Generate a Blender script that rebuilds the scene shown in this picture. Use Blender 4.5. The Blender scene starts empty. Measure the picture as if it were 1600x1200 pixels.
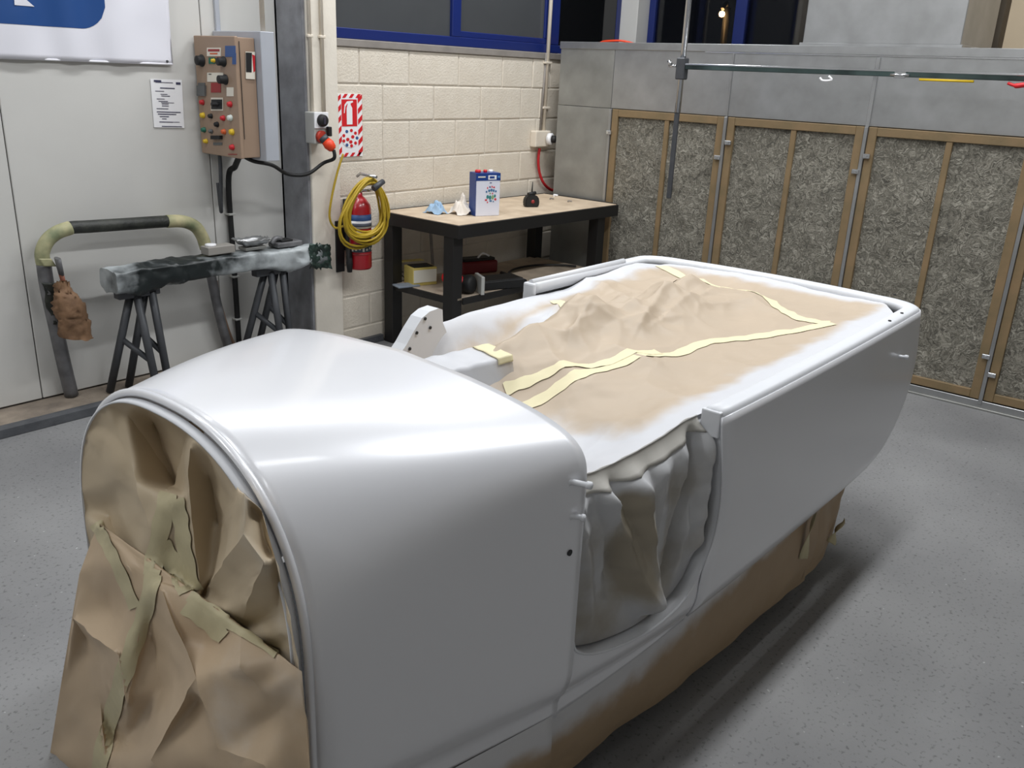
import bpy, bmesh, math, random
from mathutils import Vector, Matrix, noise
from mathutils.geometry import delaunay_2d_cdt
random.seed(7)
S = bpy.context.scene
COL = S.collection

# ------------------------------------------------------------------ camera
FPX = 1372.317
PITCH, YAW, ROLL, CH = 0.340790677, 0.688657876, 0.0435963817, 1.8
fw = Vector((math.cos(YAW)*math.cos(PITCH), math.sin(YAW)*math.cos(PITCH), -math.sin(PITCH)))
r0 = fw.cross(Vector((0, 0, 1))).normalized(); u0 = r0.cross(fw)
rt = r0*math.cos(ROLL)+u0*math.sin(ROLL); up = u0*math.cos(ROLL)-r0*math.sin(ROLL)
CAMP = Vector((0, 0, CH))
cd = bpy.data.cameras.new('camera'); cd.sensor_width = 36; cd.lens = FPX/1600*36; cd.clip_start = .05
cam = bpy.data.objects.new('camera', cd); COL.objects.link(cam)
cam.matrix_world = Matrix(((rt.x, up.x, -fw.x, CAMP.x), (rt.y, up.y, -fw.y, CAMP.y), (rt.z, up.z, -fw.z, CAMP.z), (0, 0, 0, 1)))
S.camera = cam
# pixel (1600x1200 frame) -> point on a plane of the room
def ray(x, y): return fw+rt*((x-800)/FPX)-up*((y-600)/FPX)
def onX(x, y, X): d = ray(x, y); return CAMP+d*(X/d.x)
def onY(x, y, Y): d = ray(x, y); return CAMP+d*(Y/d.y)
def onZ(x, y, z): d = ray(x, y); return CAMP+d*((z-CH)/d.z)

# ------------------------------------------------------------------ world, exposure, lights
w = bpy.data.worlds.new('night'); S.world = w; w.use_nodes = True
w.node_tree.nodes['Background'].inputs[0].default_value = (.012, .014, .02, 1)
w.node_tree.nodes['Background'].inputs[1].default_value = .3
S.view_settings.view_transform = 'Standard'; S.view_settings.look = 'None'
S.view_settings.gamma = 1; S.view_settings.exposure = 0.28
S.view_settings.use_curve_mapping = False
CEIL = 3.9
# fluorescent rows under the ceiling, last two added to brighten the front paper: (x, y, length along x, watts)
LAMPS = [(.7, 1.1, 1.5, 9), (2.8, 1.1, 1.5, 50), (4.7, 1.1, 1.5, 46), (.7, 3.6, 1.5, 14), (2.7, 3.6, 1.5, 28), (4.7, 3.6, 1.5, 44), (-1.4, 2.6, 1.5, 38), (-1.4, .6, 1.5, 10)]

# ------------------------------------------------------------------ materials
MATS = {}
def nodes(m): return m.node_tree.nodes, m.node_tree.links
def mat(name, col, rough=.5, metal=0., var=.0, scale=8., bump=.0, bscale=60., col2=None, spec=.5, coat=0., emis=None, attr=None, detail=6., coatr=.1):
    if name in MATS: return MATS[name]
    m = bpy.data.materials.new(name); m.use_nodes = True; N, L = nodes(m)
    b = N['Principled BSDF']; b.inputs['Roughness'].default_value = rough; b.inputs['Metallic'].default_value = metal
    b.inputs['Specular IOR Level'].default_value = spec
    b.inputs['Coat Weight'].default_value = coat; b.inputs['Coat Roughness'].default_value = coatr
    c = (*col, 1)
    tc = N.new('ShaderNodeTexCoord')
    src = None
    if var > 0 or col2:
        n = N.new('ShaderNodeTexNoise'); n.inputs['Scale'].default_value = scale; n.inputs['Detail'].default_value = detail
        L.new(tc.outputs['Object'], n.inputs['Vector'])
        r = N.new('ShaderNodeValToRGB'); r.color_ramp.elements[0].position = .3; r.color_ramp.elements[1].position = .7
        c2 = col2 or tuple(x*(1-var) for x in col)
        r.color_ramp.elements[0].color = (*c2, 1); r.color_ramp.elements[1].color = c
        L.new(n.outputs['Fac'], r.inputs['Fac']); src = r.outputs['Color']
    else:
        b.inputs['Base Color'].default_value = c
    if attr:
        a = N.new('ShaderNodeVertexColor'); a.layer_name = 'spray'
        mx = N.new('ShaderNodeMix'); mx.data_type = 'RGBA'
        n2 = N.new('ShaderNodeTexNoise'); n2.inputs['Scale'].default_value = 9; n2.inputs['Detail'].default_value = 5
        L.new(tc.outputs['Object'], n2.inputs['Vector'])
        ma = N.new('ShaderNodeMath'); ma.operation = 'MULTIPLY_ADD'; ma.inputs[1].default_value = .9; ma.inputs[2].default_value = -.45
        L.new(n2.outputs['Fac'], ma.inputs[0])
        ad = N.new('ShaderNodeMath'); ad.operation = 'ADD'; ad.use_clamp = True
        L.new(a.outputs['Color'], ad.inputs[0]); L.new(ma.outputs[0], ad.inputs[1])
        sm = N.new('ShaderNodeMapRange'); sm.interpolation_type = 'SMOOTHSTEP'; sm.inputs[1].default_value = .15; sm.inputs[2].default_value = .85
        L.new(ad.outputs[0], sm.inputs[0]); L.new(sm.outputs[0], mx.inputs[0])
        if src: L.new(src, mx.inputs[6])
        else: mx.inputs[6].default_value = c
        mx.inputs[7].default_value = (*attr, 1); src = mx.outputs[2]
    if src: L.new(src, b.inputs['Base Color'])
    if bump > 0:
        n = N.new('ShaderNodeTexNoise'); n.inputs['Scale'].default_value = bscale; n.inputs['Detail'].default_value = 4
        L.new(tc.outputs['Object'], n.inputs['Vector'])
        bp = N.new('ShaderNodeBump'); bp.inputs['Strength'].default_value = bump; bp.inputs['Distance'].default_value = .01
        L.new(n.outputs['Fac'], bp.inputs['Height']); L.new(bp.outputs['Normal'], b.inputs['Normal'])
    if emis: b.inputs['Emission Color'].default_value = (*emis[:3], 1); b.inputs['Emission Strength'].default_value = emis[3]
    MATS[name] = m; return m
def srgb(r, g, b):
    f = lambda v: (v/255/12.92) if v/255 <= .04045 else ((v/255+.055)/1.055)**2.4
    return (f(r), f(g), f(b))
def concrete():
    m = mat('floor_concrete', srgb(128, 128, 128), .62, bump=.12, bscale=180)
    N, L = nodes(m); b = N['Principled BSDF']; tc = N.new('ShaderNodeTexCoord')
    def nz(s, d, lo, hi, c0, c1):
        n = N.new('ShaderNodeTexNoise'); n.inputs['Scale'].default_value = s; n.inputs['Detail'].default_value = d
        L.new(tc.outputs['Object'], n.inputs['Vector']); r = N.new('ShaderNodeValToRGB')
        r.color_ramp.elements[0].position = lo; r.color_ramp.elements[1].position = hi
        r.color_ramp.elements[0].color = (*c0, 1); r.color_ramp.elements[1].color = (*c1, 1)
        L.new(n.outputs['Fac'], r.inputs['Fac']); return r.outputs['Color']
    a = nz(1.6, 8, .3, .72, srgb(118, 118, 119), srgb(140, 140, 140))
    s = nz(70, 3, .30, .42, (.45, .45, .45), (1, 1, 1))
    t = nz(42, 2, .74, .80, (0, 0, 0), (1, 1, 1))
    mx = N.new('ShaderNodeMix'); mx.data_type = 'RGBA'; mx.blend_type = 'MULTIPLY'; mx.inputs[0].default_value = .8
    L.new(a, mx.inputs[6]); L.new(s, mx.inputs[7])
    m2 = N.new('ShaderNodeMix'); m2.data_type = 'RGBA'; L.new(t, m2.inputs[0]); L.new(mx.outputs[2], m2.inputs[6]); m2.inputs[7].default_value = (*srgb(190, 190, 190), 1)
    L.new(m2.outputs[2], b.inputs['Base Color']); return m
M_FLOOR = concrete()
M_PANEL = mat('wall_panel', srgb(205, 204, 200), .45, var=.05, scale=3)
M_GAP = mat('joint_dark', srgb(70, 68, 66), .8)
M_BLOCK = mat('painted_block', srgb(222, 214, 200), .7, col2=srgb(208, 198, 182), scale=5, bump=.35, bscale=90)
M_MORTAR = mat('painted_mortar', srgb(216, 208, 194), .8, var=.2, scale=9, bump=.4, bscale=120)
M_PIER = mat('pier_plaster', srgb(226, 219, 206), .65, var=.07, scale=6, bump=.12, bscale=60)
M_STEEL = mat('painted_steel_column', srgb(150, 152, 157), .5, .2, col2=srgb(116, 116, 120), scale=7, bump=.1)
M_CURB = mat('curb_steel', srgb(98, 100, 104), .55, .3, col2=srgb(78, 80, 84), scale=12, bump=.2)
M_LEDGE = mat('ledge_mortar', srgb(158, 145, 130), .85, col2=srgb(120, 110, 100), scale=9, bump=.4)
M_GALV = mat('galvanised_sheet', srgb(172, 173, 174), .36, .75, col2=srgb(156, 157, 157), scale=7, bump=.03, bscale=30)
M_GALVD = mat('galvanised_dull', srgb(160, 160, 156), .48, .55, col2=srgb(136, 136, 132), scale=5, bump=.03, bscale=30)
M_WOOD = mat('filter_timber', srgb(140, 115, 83), .65, col2=srgb(112, 98, 70), scale=5, bump=.1)
M_BLUE = mat('blue_window_paint', srgb(22, 38, 100), .35)
M_PANEG = mat('grey_pane', srgb(74, 76, 78), .18, var=.12, scale=2.5, spec=.5)
M_PANED = mat('dark_pane', srgb(14, 15, 17), .06, spec=.6)
M_SILL = mat('sill_grey', srgb(142, 136, 130), .7, var=.2, scale=12)
M_BODY = mat('silver_white_paint', srgb(226, 227, 231), .36, .16, coat=.55, coatr=.11)
M_BODYIN = mat('white_primer_edge', srgb(212, 214, 218), .45)
M_PAPER = mat('masking_paper', srgb(184, 167, 146), .55, var=.05, scale=4, bump=.06, bscale=25, attr=srgb(200, 201, 205))
M_PAPERF = mat('masking_paper_front', srgb(190, 173, 146), .5, var=.06, scale=4, bump=.05, bscale=30, attr=srgb(206, 202, 194))
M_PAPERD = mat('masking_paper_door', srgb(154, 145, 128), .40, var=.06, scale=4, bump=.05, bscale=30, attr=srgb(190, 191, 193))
M_APRON = mat('masking_paper_apron', srgb(190, 168, 140), .5, var=.06, scale=4, bump=.05, bscale=30, attr=srgb(204, 200, 194))
M_KRAFT = mat('kraft_skirt', srgb(160, 137, 108), .6, var=.08, scale=4, bump=.05, bscale=25, attr=srgb(200, 200, 202))
M_TAPE = mat('masking_tape', srgb(226, 216, 178), .6, var=.04, scale=30)
M_TAPEG = mat('masking_tape_dull', srgb(190, 180, 146), .6, var=.1, scale=30)
M_BLACK = mat('black_paint', srgb(26, 25, 25), .5)
M_BLK2 = mat('black_rubber', srgb(22, 22, 23), .6)
M_BTOP = mat('bench_board', srgb(206, 188, 164), .65, col2=srgb(178, 158, 134), scale=7, bump=.05)
M_SHELF = mat('shelf_board', srgb(196, 180, 160), .7, col2=srgb(160, 146, 130), scale=7)
M_DGREY = mat('dark_grey_steel', srgb(78, 80, 84), .5, .3, var=.2, scale=14)
M_RED = mat('extinguisher_red', srgb(170, 22, 34), .3, coat=.3)
M_SRED = mat('sign_red', srgb(206, 28, 36), .5)
M_WHITE = mat('white', srgb(236, 236, 238), .5)
M_YEL = mat('yellow_cable', srgb(176, 148, 34), .5)
M_BROWN = mat('enclosure_brown', srgb(158, 134, 114), .5, var=.05, scale=9)
M_GREYP = mat('grey_plate', srgb(176, 180, 188), .5, .1, var=.06, scale=8)
M_ORANGE = mat('orange_plug', srgb(226, 66, 28), .45)
M_PGREY = mat('grey_plastic', srgb(176, 176, 172), .5)
M_CONDUIT = mat('conduit_cream', srgb(222, 212, 196), .5, var=.05, scale=20)
M_CHROME = mat('bright_steel', srgb(205, 207, 210), .22, .95)
M_BAG = mat('brown_paper_bag', srgb(138, 106, 78), .75, col2=srgb(100, 74, 52), scale=12, bump=.5, bscale=30)
M_BANB = mat('banner_blue', srgb(8, 66, 130), .5)
M_BANW = mat('banner_white', srgb(224, 224, 232), .5)
M_WRAP = mat('dark_green_overspray', srgb(176, 182, 184), .42, col2=srgb(18, 26, 27), scale=3.2, bump=.3, bscale=20, detail=9)
M_HOOP = mat('taped_tube', srgb(58, 60, 54), .5, col2=srgb(20, 24, 22), scale=14, bump=.3)
M_HTAPE = mat('stained_tape', srgb(208, 198, 156), .6, col2=srgb(120, 128, 96), scale=9)
M_TUBE = mat('painted_grey_tube', srgb(128, 128, 130), .45, .3, col2=srgb(86, 86, 88), scale=10)
M_WALLF = mat('far_wall_cream', srgb(214, 196, 168), .8, var=.05)
M_WALLG = mat('room_wall', srgb(190, 188, 184), .8)
M_CEIL = mat('ceiling_paint', srgb(150, 150, 150), .85)
M_POST = mat('dark_post', srgb(92, 82, 68), .7, var=.2, scale=5)

def media_mat():
    m = mat('filter_fibre', srgb(128, 122, 110), .85); N, L = nodes(m); b = N['Principled BSDF']; tc = N.new('ShaderNodeTexCoord')
    n0 = N.new('ShaderNodeTexNoise'); n0.inputs['Scale'].default_value = 9; n0.inputs['Detail'].default_value = 3
    L.new(tc.outputs['Object'], n0.inputs['Vector'])
    mx = N.new('ShaderNodeMix'); mx.data_type = 'RGBA'; mx.inputs[0].default_value = .22
    L.new(tc.outputs['Object'], mx.inputs[6]); L.new(n0.outputs['Color'], mx.inputs[7])
    n = N.new('ShaderNodeTexNoise'); n.inputs['Scale'].default_value = 27; n.inputs['Detail'].default_value = 5; n.inputs['Distortion'].default_value = 2.2
    L.new(mx.outputs[2], n.inputs['Vector'])
    r = N.new('ShaderNodeValToRGB'); e = r.color_ramp.elements
    e[0].position = .34; e[0].color = (*srgb(86, 83, 75), 1); e[1].position = .74; e[1].color = (*srgb(166, 162, 150), 1)
    x = e.new(.52); x.color = (*srgb(120, 116, 105), 1)
    L.new(n.outputs['Fac'], r.inputs['Fac']); L.new(r.outputs['Color'], b.inputs['Base Color'])
    bp = N.new('ShaderNodeBump'); bp.inputs['Strength'].default_value = .6; bp.inputs['Distance'].default_value = .02
    L.new(n.outputs['Fac'], bp.inputs['Height']); L.new(bp.outputs['Normal'], b.inputs['Normal']); return m
M_MEDIA = media_mat()
def flat(name, r, g, b, rough=.5): return mat(name, srgb(r, g, b), rough)

# ------------------------------------------------------------------ mesh helpers (world coordinates)
def worldloc(o):
    v = Vector((0, 0, 0))
    while o: v = v+o.location; o = o.parent
    return v
def setp(o, label=None, cat=None, group=None, kind=None):
    for k, v in (('label', label), ('category', cat), ('group', group), ('kind', kind)):
        if v: o[k] = v
    return o
def thing(name, label, cat, loc, group=None):
    o = bpy.data.objects.new(name, None); COL.objects.link(o); o.location = loc; o.empty_display_size = .1
    return setp(o, label, cat, group)
def link(name, me, parent=None, origin=None):
    o = bpy.data.objects.new(name, me); COL.objects.link(o)
    pl = worldloc(parent) if parent else Vector((0, 0, 0))
    org = Vector(origin) if origin is not None else None
    if org is None:
        vs = [v.co for v in me.vertices]
        org = Vector(((min(v.x for v in vs)+max(v.x for v in vs))/2, (min(v.y for v in vs)+max(v.y for v in vs))/2, min(v.z for v in vs)))
    me.transform(Matrix.Translation(-org)); o.parent = parent; o.location = org-pl
    return o
class MB:
    def __init__(s): s.bm = bmesh.new(); s.smooth = False
    def box(s, a, b, bev=0., seg=2):
        lo = [min(a[i], b[i]) for i in range(3)]; hi = [max(a[i], b[i]) for i in range(3)]
        c = [(lo[i]+hi[i])/2 for i in range(3)]; d = [hi[i]-lo[i] for i in range(3)]
        r = bmesh.ops.create_cube(s.bm, size=1, matrix=Matrix.Translation(c) @ Matrix.Diagonal((*d, 1)))
        if bev:
            es = set(e for v in r['verts'] for e in v.link_edges)
            bmesh.ops.bevel(s.bm, geom=list(es), offset=min(bev, min(d)*.45), segments=seg, affect='EDGES', profile=.5)
        return s
    def hexa(s, pts):
        v = [s.bm.verts.new(p) for p in pts]
        for f in ((0, 3, 2, 1), (4, 5, 6, 7), (0, 1, 5, 4), (1, 2, 6, 5), (2, 3, 7, 6), (3, 0, 4, 7)): s.bm.faces.new([v[i] for i in f])
        return s
    def tube(s, pts, r, n=10, cap=True, flat=1.):
        pts = [Vector(p) for p in pts]; R = r if isinstance(r, (list, tuple)) else [r]*len(pts)
        t0 = (pts[1]-pts[0]).normalized(); a = Vector((0, 0, 1)) if abs(t0.z) < .9 else Vector((1, 0, 0))
        nx = t0.cross(a).normalized(); rings = []
        for i, p in enumerate(pts):
            t = (pts[min(i+1, len(pts)-1)]-pts[max(i-1, 0)]).normalized()
            nx = (nx-t*nx.dot(t)).normalized(); ny = t.cross(nx)
            rings.append([s.bm.verts.new(p+(nx*math.cos(2*math.pi*k/n)+ny*math.sin(2*math.pi*k/n)*flat)*R[i]) for k in range(n)])
        for i in range(len(rings)-1):
            for k in range(n):
                f = s.bm.faces.new((rings[i][k], rings[i][(k+1) % n], rings[i+1][(k+1) % n], rings[i+1][k])); f.smooth = True
        if cap: s.bm.faces.new(rings[0][::-1]); s.bm.faces.new(rings[-1])
        return s
    def rod(s, a, b, r, r2=None, n=14): return s.tube([a, b], [r, r if r2 is None else r2], n)
    def lathe(s, prof, org, axis=(0, 0, 1), n=24):
        ax = Vector(axis).normalized(); a = Vector((0, 0, 1)) if abs(ax.z) < .9 else Vector((1, 0, 0))
        x = ax.cross(a).normalized(); y = ax.cross(x); rings = []
        for r, h in prof:
            rings.append([s.bm.verts.new(Vector(org)+ax*h+(x*math.cos(2*math.pi*k/n)+y*math.sin(2*math.pi*k/n))*max(r, 1e-5)) for k in range(n)])
        for i in range(len(rings)-1):
            for k in range(n):
                f = s.bm.faces.new((rings[i][k], rings[i][(k+1) % n], rings[i+1][(k+1) % n], rings[i+1][k])); f.smooth = True
        s.bm.faces.new(rings[0][::-1]); s.bm.faces.new(rings[-1]); return s
    def prism(s, pts, off):
        a = [s.bm.verts.new(p) for p in pts]; b = [s.bm.verts.new(Vector(p)+Vector(off)) for p in pts]; n = len(pts)
        s.bm.faces.new(a[::-1]); s.bm.faces.new(b)
        for i in range(n): s.bm.faces.new((a[i], a[(i+1) % n], b[(i+1) % n], b[i]))
        return s
    def grid(s, fn, nu, nv, smooth=True, closed=False, val=None):
        lay = s.bm.loops.layers.color.get('spray') or (s.bm.loops.layers.color.new('spray') if val else None)
        V = [[s.bm.verts.new(fn(i/nu, j/nv)) for j in range(nv+1)] for i in range(nu+1)]
        for i in range(nu):
            for j in range(nv):
                f = s.bm.faces.new((V[i][j], V[i+1][j], V[i+1][j+1], V[i][j+1])); f.smooth = smooth
                if val:
                    for lp, (a, b) in zip(f.loops, ((i, j), (i+1, j), (i+1, j+1), (i, j+1))):
                        x = max(0, min(1, val(a/nu, b/nv))); lp[lay] = (x, x, x, 1)
        return V
    def solid(s, t):
        fs = list(s.bm.faces); bmesh.ops.recalc_face_normals(s.bm, faces=fs)
        bmesh.ops.solidify(s.bm, geom=fs, thickness=t); return s
    def build(s, name, m, parent=None, label=None, fixn=True, origin=None):
        if fixn: bmesh.ops.recalc_face_normals(s.bm, faces=s.bm.faces)
        me = bpy.data.meshes.new(name); s.bm.to_mesh(me); s.bm.free(); me.materials.append(m)
        o = link(name, me, parent, origin)
        if label: o['label'] = label
        return o
def smooth_path(pts, k=8):
    pts = [Vector(p) for p in pts]; out = []
    for i in range(len(pts)-1):
        p0, p1, p2, p3 = pts[max(i-1, 0)], pts[i], pts[i+1], pts[min(i+2, len(pts)-1)]
        for j in range(k):
            t = j/k; out.append(.5*((2*p1)+(p2-p0)*t+(2*p0-5*p1+4*p2-p3)*t*t+(3*p1-p0-3*p2+p3)*t**3))
    return out+[pts[-1]]
def lerp(a, b, t): return a+(b-a)*t
def pw(xs, ys, x):
    if x <= xs[0]: return ys[0]
    for i in range(len(xs)-1):
        if x <= xs[i+1]:
            return lerp(ys[i], ys[i+1], (x-xs[i])/(xs[i+1]-xs[i]))
    return ys[-1]
def spw(xs, ys, x):
    if x <= xs[0]: return ys[0]
    for i in range(len(xs)-1):
        if x <= xs[i+1]:
            t = (x-xs[i])/(xs[i+1]-xs[i]); h = xs[i+1]-xs[i]
            m0 = (ys[i+1]-ys[i-1])/(xs[i+1]-xs[i-1]) if i else (ys[1]-ys[0])/(xs[1]-xs[0])
            m1 = (ys[i+2]-ys[i])/(xs[i+2]-xs[i]) if i+2 < len(xs) else (ys[-1]-ys[-2])/(xs[-1]-xs[-2])
            t2, t3 = t*t, t*t*t
            return (2*t3-3*t2+1)*ys[i]+(t3-2*t2+t)*h*m0+(-2*t3+3*t2)*ys[i+1]+(t3-t2)*h*m1
    return ys[-1]
def sstep(a, b, x): t = max(0, min(1, (x-a)/(b-a))); return t*t*(3-2*t)
def nz(p, s): return noise.noise(Vector(p)*s)

# ================================================================== the room
YL, YB, XP, LZ = 4.72, 4.46, 5.66, .045
XW = 6.85
b = MB(); b.box((-2.6, -2.6, -.1), (XW+.2, 4.95, 0)); setp(b.build('floor', M_FLOOR), 'grey worn concrete workshop floor', kind='structure')
b = MB(); b.box((-2.6, -2.6, CEIL), (XW+.2, 4.95, CEIL+.1)); setp(b.build('ceiling', M_CEIL), 'plain grey workshop ceiling', kind='structure')
b = MB(); b.box((-2.6, -2.6, 0), (-2.5, 4.95, CEIL)); setp(b.build('wall_front', M_WALLG), 'pale wall behind the camera', kind='structure')
b = MB(); b.box((-2.5, -2.6, 0), (XW+.2, -2.5, CEIL)); setp(b.build('wall_side', M_WALLG), 'pale wall on the open side of the workshop', kind='structure')
# left panel wall
b = MB(); b.box((-2.5, YL+.012, 0), (3.45, YL+.14, CEIL)); wl = b.build('wall_left', M_GAP); setp(wl, 'pale grey insulated panel wall with thin vertical joints', kind='structure')
SE = [-2.5, -1.515, -.415, .685, 1.785, 2.886, 3.45]
for i in range(6):
    b = MB(); b.box((SE[i]+.003, YL, LZ+.006), (SE[i+1]-.003, YL+.05, CEIL-.01), .003, 1); b.build('panel', M_PANEL, wl)
b = MB(); b.box((-2.5, 4.45, 0), (3.7, YL+.05, LZ-.004)); t1 = b.build('trim_1', M_LEDGE); setp(t1, 'low concrete ledge along the foot of the panel wall', kind='structure')
b = MB(); b.box((-2.5, 4.425, 0), (3.95, 4.452, LZ), .003, 1).box((-2.5, 4.425, LZ-.003), (3.95, 4.49, LZ+.001)); b.build('edge_angle', M_CURB, t1)
# steel column and pier
b = MB(); b.box((3.376, 4.47, 0), (3.40, YL+.02, CEIL), .003, 1).box((3.376, 4.455, 0), (3.50, 4.47, CEIL), .003, 1).box((3.376, YL-.02, 0), (3.50, YL+.01, CEIL), .003, 1)
setp(b.build('trim_2', M_STEEL), 'grey steel column between panel wall and block wall', kind='structure')
b = MB(); b.box((3.392, YB-.02, 0), (3.612, YL+.1, CEIL), .004, 1); setp(b.build('trim_3', M_PIER), 'cream plastered pier beside the grey steel column', kind='structure')

# block wall with window band
b = MB(); b.box((3.6, YB+.0045, 0), (XW, YB+.2, 1.952)); b.box((3.6, YB+.0045, 3.3), (XW, YB+.2, CEIL))
wb = b.build('wall_back', M_MORTAR); setp(wb, 'cream painted concrete block wall below the blue window', kind='structure')
rows = [1.905, 1.692, 1.468, 1.225, 1.008, .79, .57, .35, .13, -.02]
J = {0: [561, 639, 717, 785.5, 833, 861], 1: [598, 678, 751, 813.5, 843], 2: [598, 640, 711.5, 758, 779, 836], 3: [600, 678, 748, 811]}
for i in range(len(rows)-1):
    z1, z0 = rows[i], max(rows[i+1], .0); zm = (z0+z1)/2
    if i in J:
        ymid = [100, 165, 222, 275][i]
        xs = [onY(px, ymid, YB).x for px in J[i]]
    else: xs = [3.62+(.24 if i % 2 else .47)+.475*k for k in range(4)]
    xs = [3.605]+xs
    while xs[-1] < XW-.6: xs.append(xs[-1]+.475)
    xs.append(XW)
    for k in range(len(xs)-1):
        if xs[k+1]-xs[k] < .05: continue
        g = random.uniform(.0015, .0045)
        bb = MB(); y0 = YB+random.uniform(-.003, .002)
        bb.box((xs[k]+g, y0, z0+g), (xs[k+1]-g, YB+.05, z1-g), .008, 2); o = bb.build('block', M_BLOCK, wb)
b = MB(); b.box((3.6, YB-.012, 1.905), (XW, YB+.05, 1.950), .004, 1); setp(b.build('trim_4', M_SILL), 'grey sill strip under the blue window', kind='structure')
# window 1 : blue frame in the block wall
def window(name, label, mem, panes, pm):
    o = thing(name, label, None, mem[0][0]); o['kind'] = 'structure'
    for a, c in mem: MB().box(a, c, .004, 1).build('window_frame', M_BLUE, o)
    for a, c in panes: MB().box(a, c).build('pane', pm, o)
    return o
y0, y1 = YB-.006, YB+.06
zt = 3.3
wm = [((3.613, y0, 1.950), (5.80, y1, 2.012)), ((3.613, y0, zt-.06), (5.8, y1, zt)), ((3.613, y0, 2.012), (3.622, y1, zt-.06)),
      ((4.615, y0, 2.012), (4.70, y1, zt-.06)), ((5.69, y0, 2.012), (5.80, y1, zt-.06)),
      ((4.70, y0+.012, 2.012), (5.69, y1-.005, 2.052)), ((5.635, y0+.012, 2.052), (5.69, y1-.005, zt-.06))]
window('window_1', 'blue framed window with grey panes above the block wall', wm, [((3.622, YB+.02, 2.012), (4.615, YB+.03, zt-.06)), ((4.70, YB+.02, 2.052), (5.635, YB+.03, zt-.06))], M_PANEG)
wm = [((5.80, y0+.02, 1.950), (6.66, y1, 2.012)), ((5.80, y0+.02, zt-.06), (6.66, y1, zt)), ((6.60, y0+.02, 2.012), (6.66, y1, zt-.06))]
window('window_2', 'dark window pane between blue post and pale corner column', wm, [((5.80, YB+.02, 2.012), (6.60, YB+.03, zt-.06))], M_PANED)
b = MB(); b.box((6.66, 4.31, 0), (XW+.02, 4.6, CEIL), .004, 1); setp(b.build('trim_5', M_PANEL), 'pale corner column behind the filter cabinet', kind='structure')
# right wall behind the filter cabinet
b = MB(); b.box((XW, -2.5, 0), (XW+.15, 1.58, CEIL)); b.box((XW, 1.58, 0), (XW+.15, 4.6, 1.9)); b.box((XW, 1.58, 3.3), (XW+.15, 4.6, CEIL))
setp(b.build('wall_right', M_WALLF), 'cream wall far behind the filter cabinet', kind='structure')
b = MB(); b.box((XW-.12, 1.56, 0), (XW+.1, 1.80, CEIL), .005, 1); setp(b.build('trim_6', M_POST), 'dark timber post beside the cream far wall', kind='structure')
xw0, xw1 = XW-.02, XW+.05
wm = [((xw0, 1.8, 1.88), (xw1, 4.31, 1.95)), ((xw0, 1.8, 3.24), (xw1, 4.31, 3.3)), ((xw0, 4.25, 1.95), (xw1, 4.31, 3.24)), ((xw0, 3.42, 1.95), (xw1, 3.52, 3.24)), ((xw0, 1.8, 1.95), (xw1, 1.86, 3.24))]
def glassmat():
    m = bpy.data.materials.new('clear_night_glass'); m.use_nodes = True; N, L = nodes(m)
    N.remove(N['Principled BSDF']); t = N.new('ShaderNodeBsdfTransparent'); t.inputs[0].default_value = (.8, .8, .8, 1)
    g = N.new('ShaderNodeBsdfGlossy'); g.inputs['Roughness'].default_value = .03; fr = N.new('ShaderNodeFresnel'); fr.inputs[0].default_value = 1.5
    mx = N.new('ShaderNodeMixShader'); L.new(fr.outputs[0], mx.inputs[0]); L.new(t.outputs[0], mx.inputs[1]); L.new(g.outputs[0], mx.inputs[2])
    L.new(mx.outputs[0], N['Material Output'].inputs[0]); return m
M_GLASS = glassmat()
window('window_3', 'blue framed night window above the filter cabinet', wm, [((XW+.01, 3.52, 1.95), (XW+.018, 4.25, 3.24)), ((XW+.01, 1.86, 1.95), (XW+.018, 3.42, 3.24))], M_GLASS)
# lamp outside in the dark
lp = CAMP+ray(1128, 22)*(13/ray(1128, 22).x)
t = thing('street_lamp', 'small bright orange street lamp seen through the dark window', 'lamp', (lp.x, lp.y, 0))
MB().rod((lp.x+.15, lp.y, 0), (lp.x+.15, lp.y, lp.z+.1), .05).build('pole', M_DGREY, t)
MB().tube(smooth_path([(lp.x+.15, lp.y, lp.z+.1), (lp.x+.1, lp.y, lp.z+.16), (lp.x, lp.y, lp.z+.07)], 4), .03).build('arm', M_DGREY, t)
MB().lathe([(.0, -.045), (.035, -.03), (.045, 0), (.035, .03), (0, .045)], lp).build('bulb', mat('lamp_glow', (1, .6, .25), emis=(1, .55, .2, 40)), t)

# ceiling fluorescents, with the added fill pair behind the camera
for i, (x, y, ln, wt) in enumerate(LAMPS):
    t = thing('ceiling_and_fill_light', 'long unseen ceiling batten, last two of the set added as fill', 'lamp', (x, y, CEIL-.12), 'fluorescent battens under the ceiling')
    MB().box((x-ln/2, y-.12, CEIL-.06), (x+ln/2, y+.12, CEIL), .01).build('housing', M_WHITE, t)
    ld = bpy.data.lights.new('tube_and_fill_light', 'AREA'); ld.shape = 'RECTANGLE'; ld.size = ln; ld.size_y = .2; ld.energy = wt*1.0; ld.color = (.96, .98, 1)
    lo = bpy.data.objects.new('tube_and_fill_light', ld); COL.objects.link(lo); lo.parent = t; lo.location = (0, 0, .05)

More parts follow.
